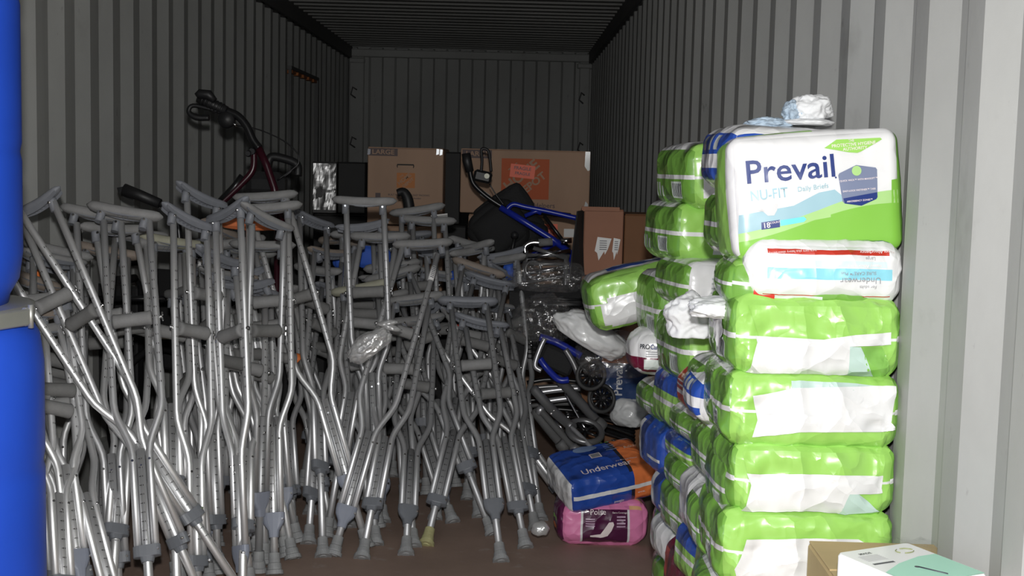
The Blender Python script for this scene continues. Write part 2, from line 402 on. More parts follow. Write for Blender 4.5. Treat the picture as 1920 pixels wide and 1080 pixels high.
def tip_mesh():
    m = MB(); m.lathe([(0.0125, 0.062), (0.0155, 0.062), (0.0165, 0.040), (0.0160, 0.034), (0.0185, 0.032), (0.0205, 0.018), (0.0200, 0.014), (0.0245, 0.012), (0.0255, 0.0), (0.020, 0.0), (0.019, 0.002), (0.012, 0.002), (0.011, 0.0), (0.002, 0.0)], n=20, smooth=False)
    m.v = [(x * 1.12, y * 1.12, z * 1.08) for x, y, z in m.v]
    return m
PM = {}
def cm(key, fn, mats):
    if key not in PM: PM[key] = fn().mesh(key[0], mats)
    return PM[key]
MUSED = {}
def crutch(xl, yl, xr, yr, s, fx, fy, label, pad=None, padm=None, alu=None, clip=None, tipm=None, gripm=None, group=None, model=None, dz=1, lift=0.0, ext=None, grip=True, extra=None):
    r = rnd
    s = max(s, (960 - min(xl, xr) + 14) / 1.585)
    PLp, PRp = Vector((xl, yl)), Vector((xr, yr)); l = (PRp - PLp).length; Lw = 0.205
    c = (PLp + PRp) / 2; Pc = P(c.x, c.y, s); Ff = onfloor(fx, fy, lift)
    wv = (Pc - Ff); L = wv.length; wv.normalize()
    dep = math.sqrt(max(0.0, Lw ** 2 - (l / s) ** 2)) * dz if l / s < Lw * 0.93 else 0.0
    a = P(xl, yl, s); bq = P(xr, yr, s); u = (bq - a) + fw * dep
    un = u.normalized(); tilt = un.dot(wv)
    u = (un - wv * tilt).normalized(); v = wv.cross(u)
    rot = Matrix((u, v, wv)).transposed()
    mod = model or ('T' if L > 1.20 else 'M' if L > 1.03 else 'S')
    A, B, C, G = MODELS[mod]
    e = ext if ext is not None else L - B - 0.02
    scl = 1.0
    if L < C + 0.09: scl = L / (C + 0.09)
    if L > C + 0.55: scl = L / (C + 0.55)
    if scl != 1.0: L = L / scl; e = L - B - 0.02
    root = thing('crutch', label, 'crutch', Pc, rot @ Matrix.Scale(scl, 3), group)
    alu = alu or ALU; style = pad or r.choice(['thick', 'thick', 'thin', 'open', 'tilt']); padm = padm or (PADB if style == 'open' else r.choice([PADG, PADG, PADG, PADB, PADN]))
    # the pad and its bracket may sit a little askew on the tubes, as far as the photographed tilt asks
    tl = max(-0.5, min(0.5, math.asin(max(-1, min(1, tilt)))))
    if abs(tilt) < 0.05: tl = 0
    MT = Matrix.Rotation(-tl * 0.8, 4, 'Y')
    inst('underarm_pad', cm(('underarm_pad', style, padm.name), lambda: pad_mesh(style), padm), root, MT)
    bs = 'deep' if style in ('open', 'thin') else 'thick'
    bmx = PADB if style == 'open' or r.random() < 0.4 else CLIPM
    inst('pad_bracket', cm(('pad_bracket', bs, bmx.name), lambda: bracket_mesh(bs), [bmx, STEEL]), root, MT)
    for sg in (-1, 1):
        inst('side_tube', cm(('side_tube', mod, sg, alu.name), lambda: side_tube_mesh(mod, sg), [alu, HOLE, STEEL]), root)
    g = G + r.choice([-0.03, 0, 0, 0.03])
    if grip:
        gm = gripm or r.choice([GRIPG, GRIPG, PADG])
        gp = inst('handgrip', cm(('handgrip', gm.name), grip_mesh, gm), root, Matrix.Translation((0, 0, -g)))
        inst('bolt', cm(('bolt',), bolt_mesh, STEEL), gp, Matrix.Rotation(math.pi * r.randint(0, 1), 4, 'Z'))
    el = round(e / 0.02) * 0.02
    inst('extension_tube', cm(('extension_tube', el, alu.name), lambda: ext_mesh(el), [alu, HOLE, STEEL]), root, Matrix.Translation((0, 0, -(L - 0.035 - el))))
    cs = clip or r.choice(['band', 'flare']); cmx = CLIPB if cs == 'flare' and r.random() < 0.5 else CLIPM
    inst('clip', cm(('clip', cs, cmx.name), lambda: clip_mesh(cs), [cmx, STEEL]), root, Matrix.Translation((0, 0, -C)))
    tm = tipm or TIPG
    inst('rubber_tip', cm(('rubber_tip', tm.name), tip_mesh, tm), root, Matrix.Translation((0, 0, -L + 0.004)))
    if extra == 'sticker':
        m = MB(); m.tube([(SX, 0, -0.09), (SX, 0, -0.15)], 0.0115, 10, 0)
        for i in range(7): m.box((SX + 0.0, -0.0115, -0.096 - i * 0.007), (0.012, 0.0012, 0.0025), 1); m.box((SX, 0.0115, -0.096 - i * 0.007), (0.012, 0.0012, 0.0025), 1)
        m.build('sticker', [WHITE, INK], root, False)
    if extra == 'tape':
        m = MB(); m.tube([(-SX, 0, -0.05), (-SX, 0, -0.10)], 0.0117, 10, 0); m.tube([(-SX, 0, -0.10), (-SX, 0, -0.14)], 0.0115, 10, 1); m.build('tape_band', [ORANGE, WHITE], root, False)
    if extra == 'green':
        m = MB(); m.box((0.098, 0, -0.024), (0.035, 0.03, 0.016), bev=0.007); m.build('plastic_plug', GREENP, root, False)
    if extra == 'white':
        m = MB(); m.box((0.045, 0, 0.002), (0.07, 0.044, 0.004), bev=0.001, rot=Matrix.Rotation(-0.08, 3, 'Y')); m.build('paper_tape', WHITE, root, False)
    if extra == 'plug':
        m = MB(); m.lathe([(0.021, 0.050), (0.022, 0.060), (0.020, 0.076), (0.012, 0.082)], (0, 0, -g), 12, 0, 'X'); m.build('plastic_cap', ORANGE, root, False)
    if extra == 'redtag':
        m = MB(); m.box((0.045, -0.020, -g), (0.03, 0.004, 0.022), bev=0.001); m.build('red_tag', RED, root, False)
    if L * scl > 1.62 or L * scl < 0.75: print('crutch length', round(L * scl, 2), label)
    return root
A_, D_, M_ = ALU, ALUD, ALUM
CR = [
 (6, 397, 118, 355, 640, 400, 1170, 'bright crutch beside the blue drum with pad rising to the right, topmost there', dict(pad='open', dz=-1)),
 (-66, 398, 12, 345, 645, 480, 1150, 'bright crutch leaning steeply from behind the blue drum down to the right', dict(model='T')),
 (50, 474, 142, 504, 560, 135, 1180, 'crutch by the blue drum with a brownish pad ending in green plastic', dict(pad='thin', padm=PADN, extra='green')),
 (56, 448, 163, 481, 520, 100, 1130, 'crutch with long flat grey pad just above the brownish pad by the drum', dict(pad='thick', padm=PADG, extra='tape')),
 (128, 381, 240, 408, 600, 226, 1160, 'crutch with grey pad partly behind the longest grey pad near the drum', dict(pad='thick', padm=PADG, clip='band', alu=M_)),
 (167, 375, 304, 408, 610, 288, 1230, 'tall front crutch with the longest grey padded top near the drum', dict(pad='thick', padm=PADG, alu=M_, clip='band', gripm=PADG)),
 (145, 452, 260, 480, 540, 190, 1120, 'crutch with low grey pad seen between the tubes of two taller crutches', dict(pad='thick', alu=D_)),
 (320, 381, 393, 428, 590, 372, 1140, 'bright upright crutch with narrow pad sloping down to the right', dict(pad='open', dz=1)),
 (278, 440, 370, 456, 560, 340, 1110, 'crutch with yellowish grey pad and pale grip in the left cluster', dict(pad='thick', padm=PADT, gripm=PADT)),
 (346, 342, 413, 383, 560, 410, 1080, 'crutch with the high hooked open pad below the black rollator handle', dict(pad='open', dz=1)),
 (383, 407, 470, 372, 590, 455, 1130, 'long bright crutch with blue-grey pad rising right to a pivot bolt', dict(pad='open', dz=-1)),
 (383, 460, 444, 494, 570, 470, 1110, 'crutch with a small hooked pad below the orange cloth', dict(pad='open')),
 (2, 588, 118, 571, 640, 170, 1200, 'short crutch with bluish pad poking out beside the drum clamp', dict(pad='open', model='S')),
 (393, 411, 439, 445, 520, 465, 1060, 'crutch with brown-grey pad end left of the orange cloth', dict(padm=PADN)),
 (443, 363, 552, 362, 520, 690, 1030, 'bright crutch with the highest level grey pad, tubes slanting down right', dict(pad='thick', padm=PADG, clip='flare')),
 (440, 386, 566, 381, 545, 515, 1080, 'crutch whose level grey pad sits directly under the highest one', dict(pad='thick', padm=PADG)),
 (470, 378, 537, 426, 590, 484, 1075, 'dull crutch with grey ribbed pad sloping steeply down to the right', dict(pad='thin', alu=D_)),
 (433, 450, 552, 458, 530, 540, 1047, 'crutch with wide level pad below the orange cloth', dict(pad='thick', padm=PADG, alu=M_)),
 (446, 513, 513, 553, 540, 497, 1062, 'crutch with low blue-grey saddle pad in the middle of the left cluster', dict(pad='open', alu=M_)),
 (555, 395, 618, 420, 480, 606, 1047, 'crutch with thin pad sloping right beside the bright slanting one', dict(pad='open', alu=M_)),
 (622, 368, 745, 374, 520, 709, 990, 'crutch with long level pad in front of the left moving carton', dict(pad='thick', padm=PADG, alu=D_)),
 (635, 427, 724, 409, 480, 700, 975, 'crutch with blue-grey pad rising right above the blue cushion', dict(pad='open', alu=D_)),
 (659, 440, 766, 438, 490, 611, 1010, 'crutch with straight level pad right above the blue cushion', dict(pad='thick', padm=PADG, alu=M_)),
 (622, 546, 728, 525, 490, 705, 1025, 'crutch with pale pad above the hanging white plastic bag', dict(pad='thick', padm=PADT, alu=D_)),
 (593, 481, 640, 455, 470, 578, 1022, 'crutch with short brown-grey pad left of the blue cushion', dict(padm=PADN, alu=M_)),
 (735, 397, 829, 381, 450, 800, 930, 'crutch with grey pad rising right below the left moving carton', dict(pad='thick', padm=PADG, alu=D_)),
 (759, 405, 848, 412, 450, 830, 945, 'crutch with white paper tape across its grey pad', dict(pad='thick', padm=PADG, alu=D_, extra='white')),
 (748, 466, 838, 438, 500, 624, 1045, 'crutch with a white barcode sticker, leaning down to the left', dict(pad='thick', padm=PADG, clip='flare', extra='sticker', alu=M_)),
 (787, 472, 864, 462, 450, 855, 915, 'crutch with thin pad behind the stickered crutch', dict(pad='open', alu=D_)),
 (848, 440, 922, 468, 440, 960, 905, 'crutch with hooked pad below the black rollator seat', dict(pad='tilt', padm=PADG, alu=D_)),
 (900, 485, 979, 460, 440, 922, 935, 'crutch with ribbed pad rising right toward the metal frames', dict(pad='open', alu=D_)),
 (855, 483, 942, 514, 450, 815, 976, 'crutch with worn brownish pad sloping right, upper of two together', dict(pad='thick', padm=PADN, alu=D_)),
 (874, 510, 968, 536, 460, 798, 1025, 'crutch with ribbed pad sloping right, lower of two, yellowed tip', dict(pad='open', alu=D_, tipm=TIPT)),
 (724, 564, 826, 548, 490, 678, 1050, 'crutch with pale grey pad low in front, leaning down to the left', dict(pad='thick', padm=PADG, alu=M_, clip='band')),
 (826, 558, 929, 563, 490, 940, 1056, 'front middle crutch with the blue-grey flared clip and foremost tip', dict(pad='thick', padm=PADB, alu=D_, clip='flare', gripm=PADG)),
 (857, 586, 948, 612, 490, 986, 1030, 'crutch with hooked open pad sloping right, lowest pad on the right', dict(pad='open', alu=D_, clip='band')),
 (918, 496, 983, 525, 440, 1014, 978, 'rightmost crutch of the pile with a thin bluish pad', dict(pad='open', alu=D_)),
 (775, 600, 825, 555, 470, 1068, 945, 'bright crutch lying steeply down right toward the blue and orange pack', dict(pad='open', alu=A_, clip='band', model='M')),
 (405, 520, 485, 500, 530, 560, 1020, 'bright crutch without visible pad, triple tubes ending behind the orange-plugged one', dict(clip='band')),
 (480, 560, 560, 545, 490, 552, 1006, 'crutch with stubby rubber tip standing left of the dark gap', dict(alu=M_, extra='plug')),
 (395, 500, 470, 520, 540, 539, 1047, 'bright crutch with dark clip and ringed rubber tip at the pile front', dict(clip='flare')),
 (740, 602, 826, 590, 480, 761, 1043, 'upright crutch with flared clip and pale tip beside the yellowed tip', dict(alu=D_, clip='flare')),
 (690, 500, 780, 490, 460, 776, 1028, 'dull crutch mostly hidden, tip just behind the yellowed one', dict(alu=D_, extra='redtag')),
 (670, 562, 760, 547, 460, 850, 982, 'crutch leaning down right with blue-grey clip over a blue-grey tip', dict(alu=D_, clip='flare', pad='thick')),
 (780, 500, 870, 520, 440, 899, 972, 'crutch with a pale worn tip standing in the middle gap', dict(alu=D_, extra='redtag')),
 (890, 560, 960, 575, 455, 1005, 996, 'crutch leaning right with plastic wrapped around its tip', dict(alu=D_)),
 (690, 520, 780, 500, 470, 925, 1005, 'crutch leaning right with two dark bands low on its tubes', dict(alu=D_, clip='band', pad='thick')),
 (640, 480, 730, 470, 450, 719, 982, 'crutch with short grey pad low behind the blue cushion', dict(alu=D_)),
 (170, 420, 260, 425, 585, 335, 1095, 'bright crutch with blue-grey clip low beside the dark gap on the left', dict(clip='flare')),
 (425, 540, 500, 520, 550, 454, 1150, 'bright crutch with narrow clip and square lower leg in the left cluster', dict(clip='band')),
 (60, 470, 140, 488, 600, 112, 1230, 'bright crutch upright right next to the lower blue drum', dict(model='T')),
 (40, 560, 120, 545, 640, 168, 1220, 'bright short crutch second from the lower blue drum', dict(model='S')),
 (210, 430, 300, 440, 560, 205, 1190, 'bright crutch whose lower tubes pass the black handgrip cluster', dict(model='T')),
 (270, 455, 350, 450, 560, 335, 1190, 'bright crutch with lower tubes beside the slanting triple tubes', dict(model='M')),
 (20, 500, 90, 540, 600, 240, 1230, 'bright crutch slanting from the drum clamp to the bottom edge', dict()),
 (60, 620, 120, 600, 640, 130, 1250, 'bright crutch with dark grip showing against the lower drum', dict(model='S')),
 (10, 560, 80, 590, 650, 90, 1240, 'crutch with several grey grips stacked beside the lower drum', dict(model='S')),
]
for c in CR: crutch(*c[:8], **c[8])
GR = 'crutches packed deep in the pile'
n = 0
for i in range(30):
    if i % 3 == 0: x = rnd.uniform(330, 470); y = rnd.uniform(450, 560); s = rnd.uniform(480, 560); fx = x + rnd.uniform(-30, 110); fy = rnd.uniform(1020, 1130)
    elif i % 3 == 1: x = rnd.uniform(420, 700); y = rnd.uniform(400, 560); s = rnd.uniform(430, 500); fx = x + rnd.uniform(-60, 120); fy = rnd.uniform(900, 1000)
    else: x = rnd.uniform(640, 950); y = rnd.uniform(430, 580); s = rnd.uniform(410, 450); fx = x + rnd.uniform(-90, 110); fy = rnd.uniform(880, 950)
    a = rnd.uniform(-0.35, 0.35); h = rnd.uniform(30, 48)
    right = x > 600
    crutch(x - h * math.cos(a), y - h * math.sin(a), x + h * math.cos(a), y + h * math.sin(a), s, fx, fy,
           ('dull grey crutch packed deep in the right part of the pile' if right else 'bright crutch packed deep in the left part of the pile'),
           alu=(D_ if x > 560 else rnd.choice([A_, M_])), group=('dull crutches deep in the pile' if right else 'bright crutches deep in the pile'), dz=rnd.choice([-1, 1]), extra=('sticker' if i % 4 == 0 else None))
# ------------------------------------------------------------------ packs
def rectskin(name, base, rects, rough=0.30, wob=0.005, bump=0.55):
    """rects: (face or None, u0, v0, u1, v1, colour) on the pack's six faces, u + 2*face in the UV map"""
    if name in MC: return MC[name]
    m, t, b = nt(name); N = t.nodes; L = t.links
    uv = N.new('ShaderNodeUVMap'); tc = N.new('ShaderNodeTexCoord')
    n = N.new('ShaderNodeTexNoise'); n.inputs['Scale'].default_value = 9; n.inputs['Detail'].default_value = 2; L.new(tc.outputs['Object'], n.inputs[0])
    sb = N.new('ShaderNodeVectorMath'); sb.operation = 'SUBTRACT'; L.new(n.outputs['Color'], sb.inputs[0]); sb.inputs[1].default_value = (0.5, 0.5, 0.5)
    sc = N.new('ShaderNodeVectorMath'); sc.operation = 'SCALE'; L.new(sb.outputs[0], sc.inputs[0]); sc.inputs['Scale'].default_value = wob * 4
    ad = N.new('ShaderNodeVectorMath'); ad.operation = 'ADD'; L.new(uv.outputs[0], ad.inputs[0]); L.new(sc.outputs[0], ad.inputs[1])
    cur = None
    for (fc, u0, v0, u1, v1, col) in rects:
        s0 = N.new('ShaderNodeVectorMath'); s0.operation = 'SUBTRACT'; L.new(ad.outputs[0], s0.inputs[0]); s0.inputs[1].default_value = (2 * fc + (u0 + u1) / 2, (v0 + v1) / 2, 0)
        s1 = N.new('ShaderNodeVectorMath'); s1.operation = 'DIVIDE'; L.new(s0.outputs[0], s1.inputs[0]); s1.inputs[1].default_value = ((u1 - u0) / 2, (v1 - v0) / 2, 1e6)
        s2 = N.new('ShaderNodeVectorMath'); s2.operation = 'ABSOLUTE'; L.new(s1.outputs[0], s2.inputs[0])
        sp = N.new('ShaderNodeSeparateXYZ'); L.new(s2.outputs[0], sp.inputs[0])
        mx = N.new('ShaderNodeMath'); mx.operation = 'MAXIMUM'; L.new(sp.outputs[0], mx.inputs[0]); L.new(sp.outputs[1], mx.inputs[1])
        lt = N.new('ShaderNodeMath'); lt.operation = 'LESS_THAN'; L.new(mx.outputs[0], lt.inputs[0]); lt.inputs[1].default_value = 1.0
        x = N.new('ShaderNodeMix'); x.data_type = 'RGBA'; L.new(lt.outputs[0], x.inputs[0])
        if cur is None: x.inputs[6].default_value = base
        else: L.new(cur, x.inputs[6])
        x.inputs[7].default_value = col; cur = x.outputs[2]
    if cur is not None: L.new(cur, b.inputs['Base Color'])
    else: b.inputs['Base Color'].default_value = base
    b.inputs['Roughness'].default_value = rough; b.inputs['Coat Weight'].default_value = 0.5; b.inputs['Coat Roughness'].default_value = 0.10
    n0 = N.new('ShaderNodeTexNoise'); n0.inputs['Scale'].default_value = 8; n0.inputs['Detail'].default_value = 2; L.new(tc.outputs['Object'], n0.inputs[0])
    sd = N.new('ShaderNodeVectorMath'); sd.operation = 'SCALE'; L.new(n0.outputs['Color'], sd.inputs[0]); sd.inputs['Scale'].default_value = 0.10
    a1 = N.new('ShaderNodeVectorMath'); a1.operation = 'ADD'; L.new(tc.outputs['Object'], a1.inputs[0]); L.new(sd.outputs[0], a1.inputs[1])
    hs = []
    for sc_, rt_, st_ in ((9, (0.3, 0.8, 0.5), (1, 1, 0.65)), (17, (0.5, -0.7, 0.2), (0.6, 1, 1))):
        mp = N.new('ShaderNodeMapping'); mp.inputs['Scale'].default_value = st_; mp.inputs['Rotation'].default_value = rt_; L.new(a1.outputs[0], mp.inputs[0])
        vo = N.new('ShaderNodeTexVoronoi'); vo.inputs['Scale'].default_value = sc_; L.new(mp.outputs[0], vo.inputs['Vector']); hs.append(vo.outputs['Distance'])
    sm = N.new('ShaderNodeMath'); sm.operation = 'MULTIPLY_ADD'; L.new(hs[1], sm.inputs[0]); sm.inputs[1].default_value = 0.45; L.new(hs[0], sm.inputs[2])
    bp = N.new('ShaderNodeBump'); bp.inputs['Strength'].default_value = bump; bp.inputs['Distance'].default_value = 0.040
    L.new(sm.outputs[0], bp.inputs['Height']); L.new(bp.outputs[0], b.inputs['Normal']); L.new(bp.outputs[0], b.inputs['Coat Normal'])
    MC[name] = m; return m
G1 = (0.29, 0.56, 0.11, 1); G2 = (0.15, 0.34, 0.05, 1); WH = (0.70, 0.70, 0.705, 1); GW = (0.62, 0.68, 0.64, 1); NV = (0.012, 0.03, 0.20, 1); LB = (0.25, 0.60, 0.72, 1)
GY = (0.40, 0.43, 0.42, 1); RD = (0.45, 0.03, 0.015, 1); MR = (0.13, 0.008, 0.03, 1); OR = (0.75, 0.20, 0.06, 1); BLU = (0.02, 0.07, 0.36, 1); PK = (0.72, 0.22, 0.42, 1)
BK = (0.02, 0.02, 0.03, 1)
def sides_green(r):

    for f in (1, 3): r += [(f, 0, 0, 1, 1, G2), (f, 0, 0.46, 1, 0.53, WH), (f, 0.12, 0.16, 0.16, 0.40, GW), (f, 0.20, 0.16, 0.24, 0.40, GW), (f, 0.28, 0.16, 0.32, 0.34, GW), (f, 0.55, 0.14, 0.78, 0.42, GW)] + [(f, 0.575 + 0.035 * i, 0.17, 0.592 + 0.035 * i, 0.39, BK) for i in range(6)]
    r += [(4, 0, 0, 1, 1, WH), (4, 0.0, 0.0, 1, 0.18, G1), (4, 0.25, 0.3, 0.8, 0.55, BLU)]
    return r
SK = {}
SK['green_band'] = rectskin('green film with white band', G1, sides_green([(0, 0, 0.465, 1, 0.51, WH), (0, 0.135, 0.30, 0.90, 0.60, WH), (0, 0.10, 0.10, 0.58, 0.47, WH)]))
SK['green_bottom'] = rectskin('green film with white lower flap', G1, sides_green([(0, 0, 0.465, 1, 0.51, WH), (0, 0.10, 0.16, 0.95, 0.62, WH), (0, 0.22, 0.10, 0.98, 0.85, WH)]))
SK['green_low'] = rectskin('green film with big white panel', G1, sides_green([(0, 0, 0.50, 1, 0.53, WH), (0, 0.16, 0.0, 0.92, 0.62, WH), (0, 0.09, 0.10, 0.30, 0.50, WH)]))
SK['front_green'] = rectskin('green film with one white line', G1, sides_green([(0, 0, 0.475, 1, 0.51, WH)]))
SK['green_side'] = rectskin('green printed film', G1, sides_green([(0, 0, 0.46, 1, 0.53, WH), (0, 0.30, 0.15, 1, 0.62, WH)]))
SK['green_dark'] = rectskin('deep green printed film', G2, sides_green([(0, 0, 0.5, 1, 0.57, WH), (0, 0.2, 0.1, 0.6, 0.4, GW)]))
SK['green_blue'] = rectskin('green and blue film', G1, [(3, 0, 0, 1, 1, G1), (3, 0, 0.62, 1, 1, BLU), (3, 0, 0.42, 1, 0.50, WH), (0, 0, 0.6, 1, 1, BLU), (0, 0, 0.42, 1, 0.5, WH), (0, 0.5, 0, 0.7, 0.4, WH), (4, 0, 0, 1, 1, BLU)])
SK['white_green'] = rectskin('white film with green blocks', WH, [(3, 0.55, 0.1, 0.95, 0.4, G1), (3, 0.6, 0.5, 0.95, 0.8, G1), (3, 0.68, 0.54, 0.86, 0.76, BK), (3, 0.71, 0.57, 0.83, 0.73, GW), (0, 0.1, 0.1, 0.35, 0.35, G1), (0, 0.12, 0.55, 0.35, 0.9, G1), (4, 0, 0, 1, 1, WH)])
SK['white_blue'] = rectskin('white film with blue end', WH, [(0, 0.62, 0, 1, 1, BLU), (0, 0.40, 0.15, 0.50, 0.72, G1), (3, 0, 0, 1, 1, G2), (3, 0, 0.42, 1, 0.5, WH)] + [(0, 0.2, 0.25 + 0.1 * i, 0.28, 0.29 + 0.1 * i, GY) for i in range(5)])
SK['navy'] = rectskin('navy blue film', BLU, [(3, 0, 0, 0.25, 1, WH), (0, 0.05, 0.5, 0.7, 0.68, WH), (0, 0.08, 0.53, 0.66, 0.65, NV), (0, 0.5, 0.1, 0.8, 0.14, WH), (0, 0.5, 0.2, 0.8, 0.24, WH), (3, 0.5, 0.3, 0.9, 0.36, WH)])
SK['red'] = rectskin('red and green film', RD, [(3, 0, 0.45, 1, 0.55, WH), (0, 0, 0.45, 1, 0.55, WH), (3, 0.1, 0.62, 0.6, 0.66, WH), (3, 0.1, 0.72, 0.5, 0.75, WH), (0, 0.5, 0, 1, 1, G1)])
SK['maroon'] = rectskin('dark red film', MR, [(3, 0.1, 0.3, 0.3, 0.8, RD), (0, 0.1, 0.3, 0.4, 0.8, RD)])
SK['procare'] = rectskin('white film with maroon lower half', WH, [(0, 0, 0.0, 1, 0.42, MR), (3, 0, 0.08, 1, 0.42, MR), (0, 0.1, 0.12, 0.32, 0.38, GW)])
SK['white'] = rectskin('plain white film', WH, [(3, 0.1, 0.4, 0.4, 0.6, GW)])
SK['underwear'] = rectskin('white film with red and cyan stripes', WH, [(0, 0.10, 0.10, 0.93, 0.125, RD), (0, 0.08, 0.0, 0.4, 0.02, RD), (0, 0.12, 0.40, 0.94, 0.58, LB), (0, 0.12, 0.60, 0.9, 0.70, (0.6, 0.72, 0.74, 1)), (0, 0.12, 0.80, 0.92, 0.90, RD), (4, 0, 0, 1, 1, WH), (4, 0.1, 0.1, 0.95, 0.25, NV), (4, 0.5, 0.3, 1, 0.5, G1)], wob=0.02)
SK['blue_white'] = rectskin('blue and white banded film', WH, [(3, 0, 0.55, 1, 0.95, BLU), (3, 0, 0.10, 1, 0.32, BLU), (0, 0, 0.55, 1, 0.95, BLU), (3, 0.2, 0.62, 0.3, 0.88, GY), (3, 0.4, 0.62, 0.5, 0.88, GY), (3, 0.6, 0.62, 0.7, 0.88, GY)])
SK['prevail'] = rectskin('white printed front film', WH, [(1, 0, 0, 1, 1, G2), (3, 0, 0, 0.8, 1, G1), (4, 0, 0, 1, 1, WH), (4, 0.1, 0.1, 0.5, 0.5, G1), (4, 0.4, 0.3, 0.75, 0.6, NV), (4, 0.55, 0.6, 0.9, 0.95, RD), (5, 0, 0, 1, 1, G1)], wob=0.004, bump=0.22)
SK['blue_orange'] = rectskin('blue film with orange end', BLU, [(4, 0.72, 0, 1, 1, OR), (0, 0.72, 0, 1, 1, OR), (0, 0.03, 0.46, 1, 0.58, WH), (1, 0, 0, 1, 1, OR), (3, 0, 0, 1, 1, WH), (4, 0.68, 0, 0.72, 1, BK), (0, 0.68, 0, 0.72, 0.46, BK)], wob=0.004)
SK['pink'] = rectskin('pink and plum film', PK, [(0, 0.0, 0, 1, 1, PK), (0, 0.26, 0.0, 0.78, 0.86, (0.07, 0.008, 0.045, 1)), (0, 0.24, 0, 0.265, 0.86, WH), (0, 0.775, 0, 0.80, 0.86, WH), (4, 0, 0, 0.8, 1, PK), (4, 0.5, 0.2, 1, 1, (0.75, 0.42, 0.22, 1)), (4, 0, 0.3, 0.5, 1, (0.12, 0.01, 0.07, 1)), (0, 0.80, 0.86, 1, 1, (0.75, 0.42, 0.22, 1)), (3, 0, 0, 1, 1, (0.10, 0.01, 0.06, 1)), (3, 0.2, 0.3, 0.8, 0.4, OR), (3, 0.2, 0.5, 0.8, 0.58, G1)], wob=0.008)

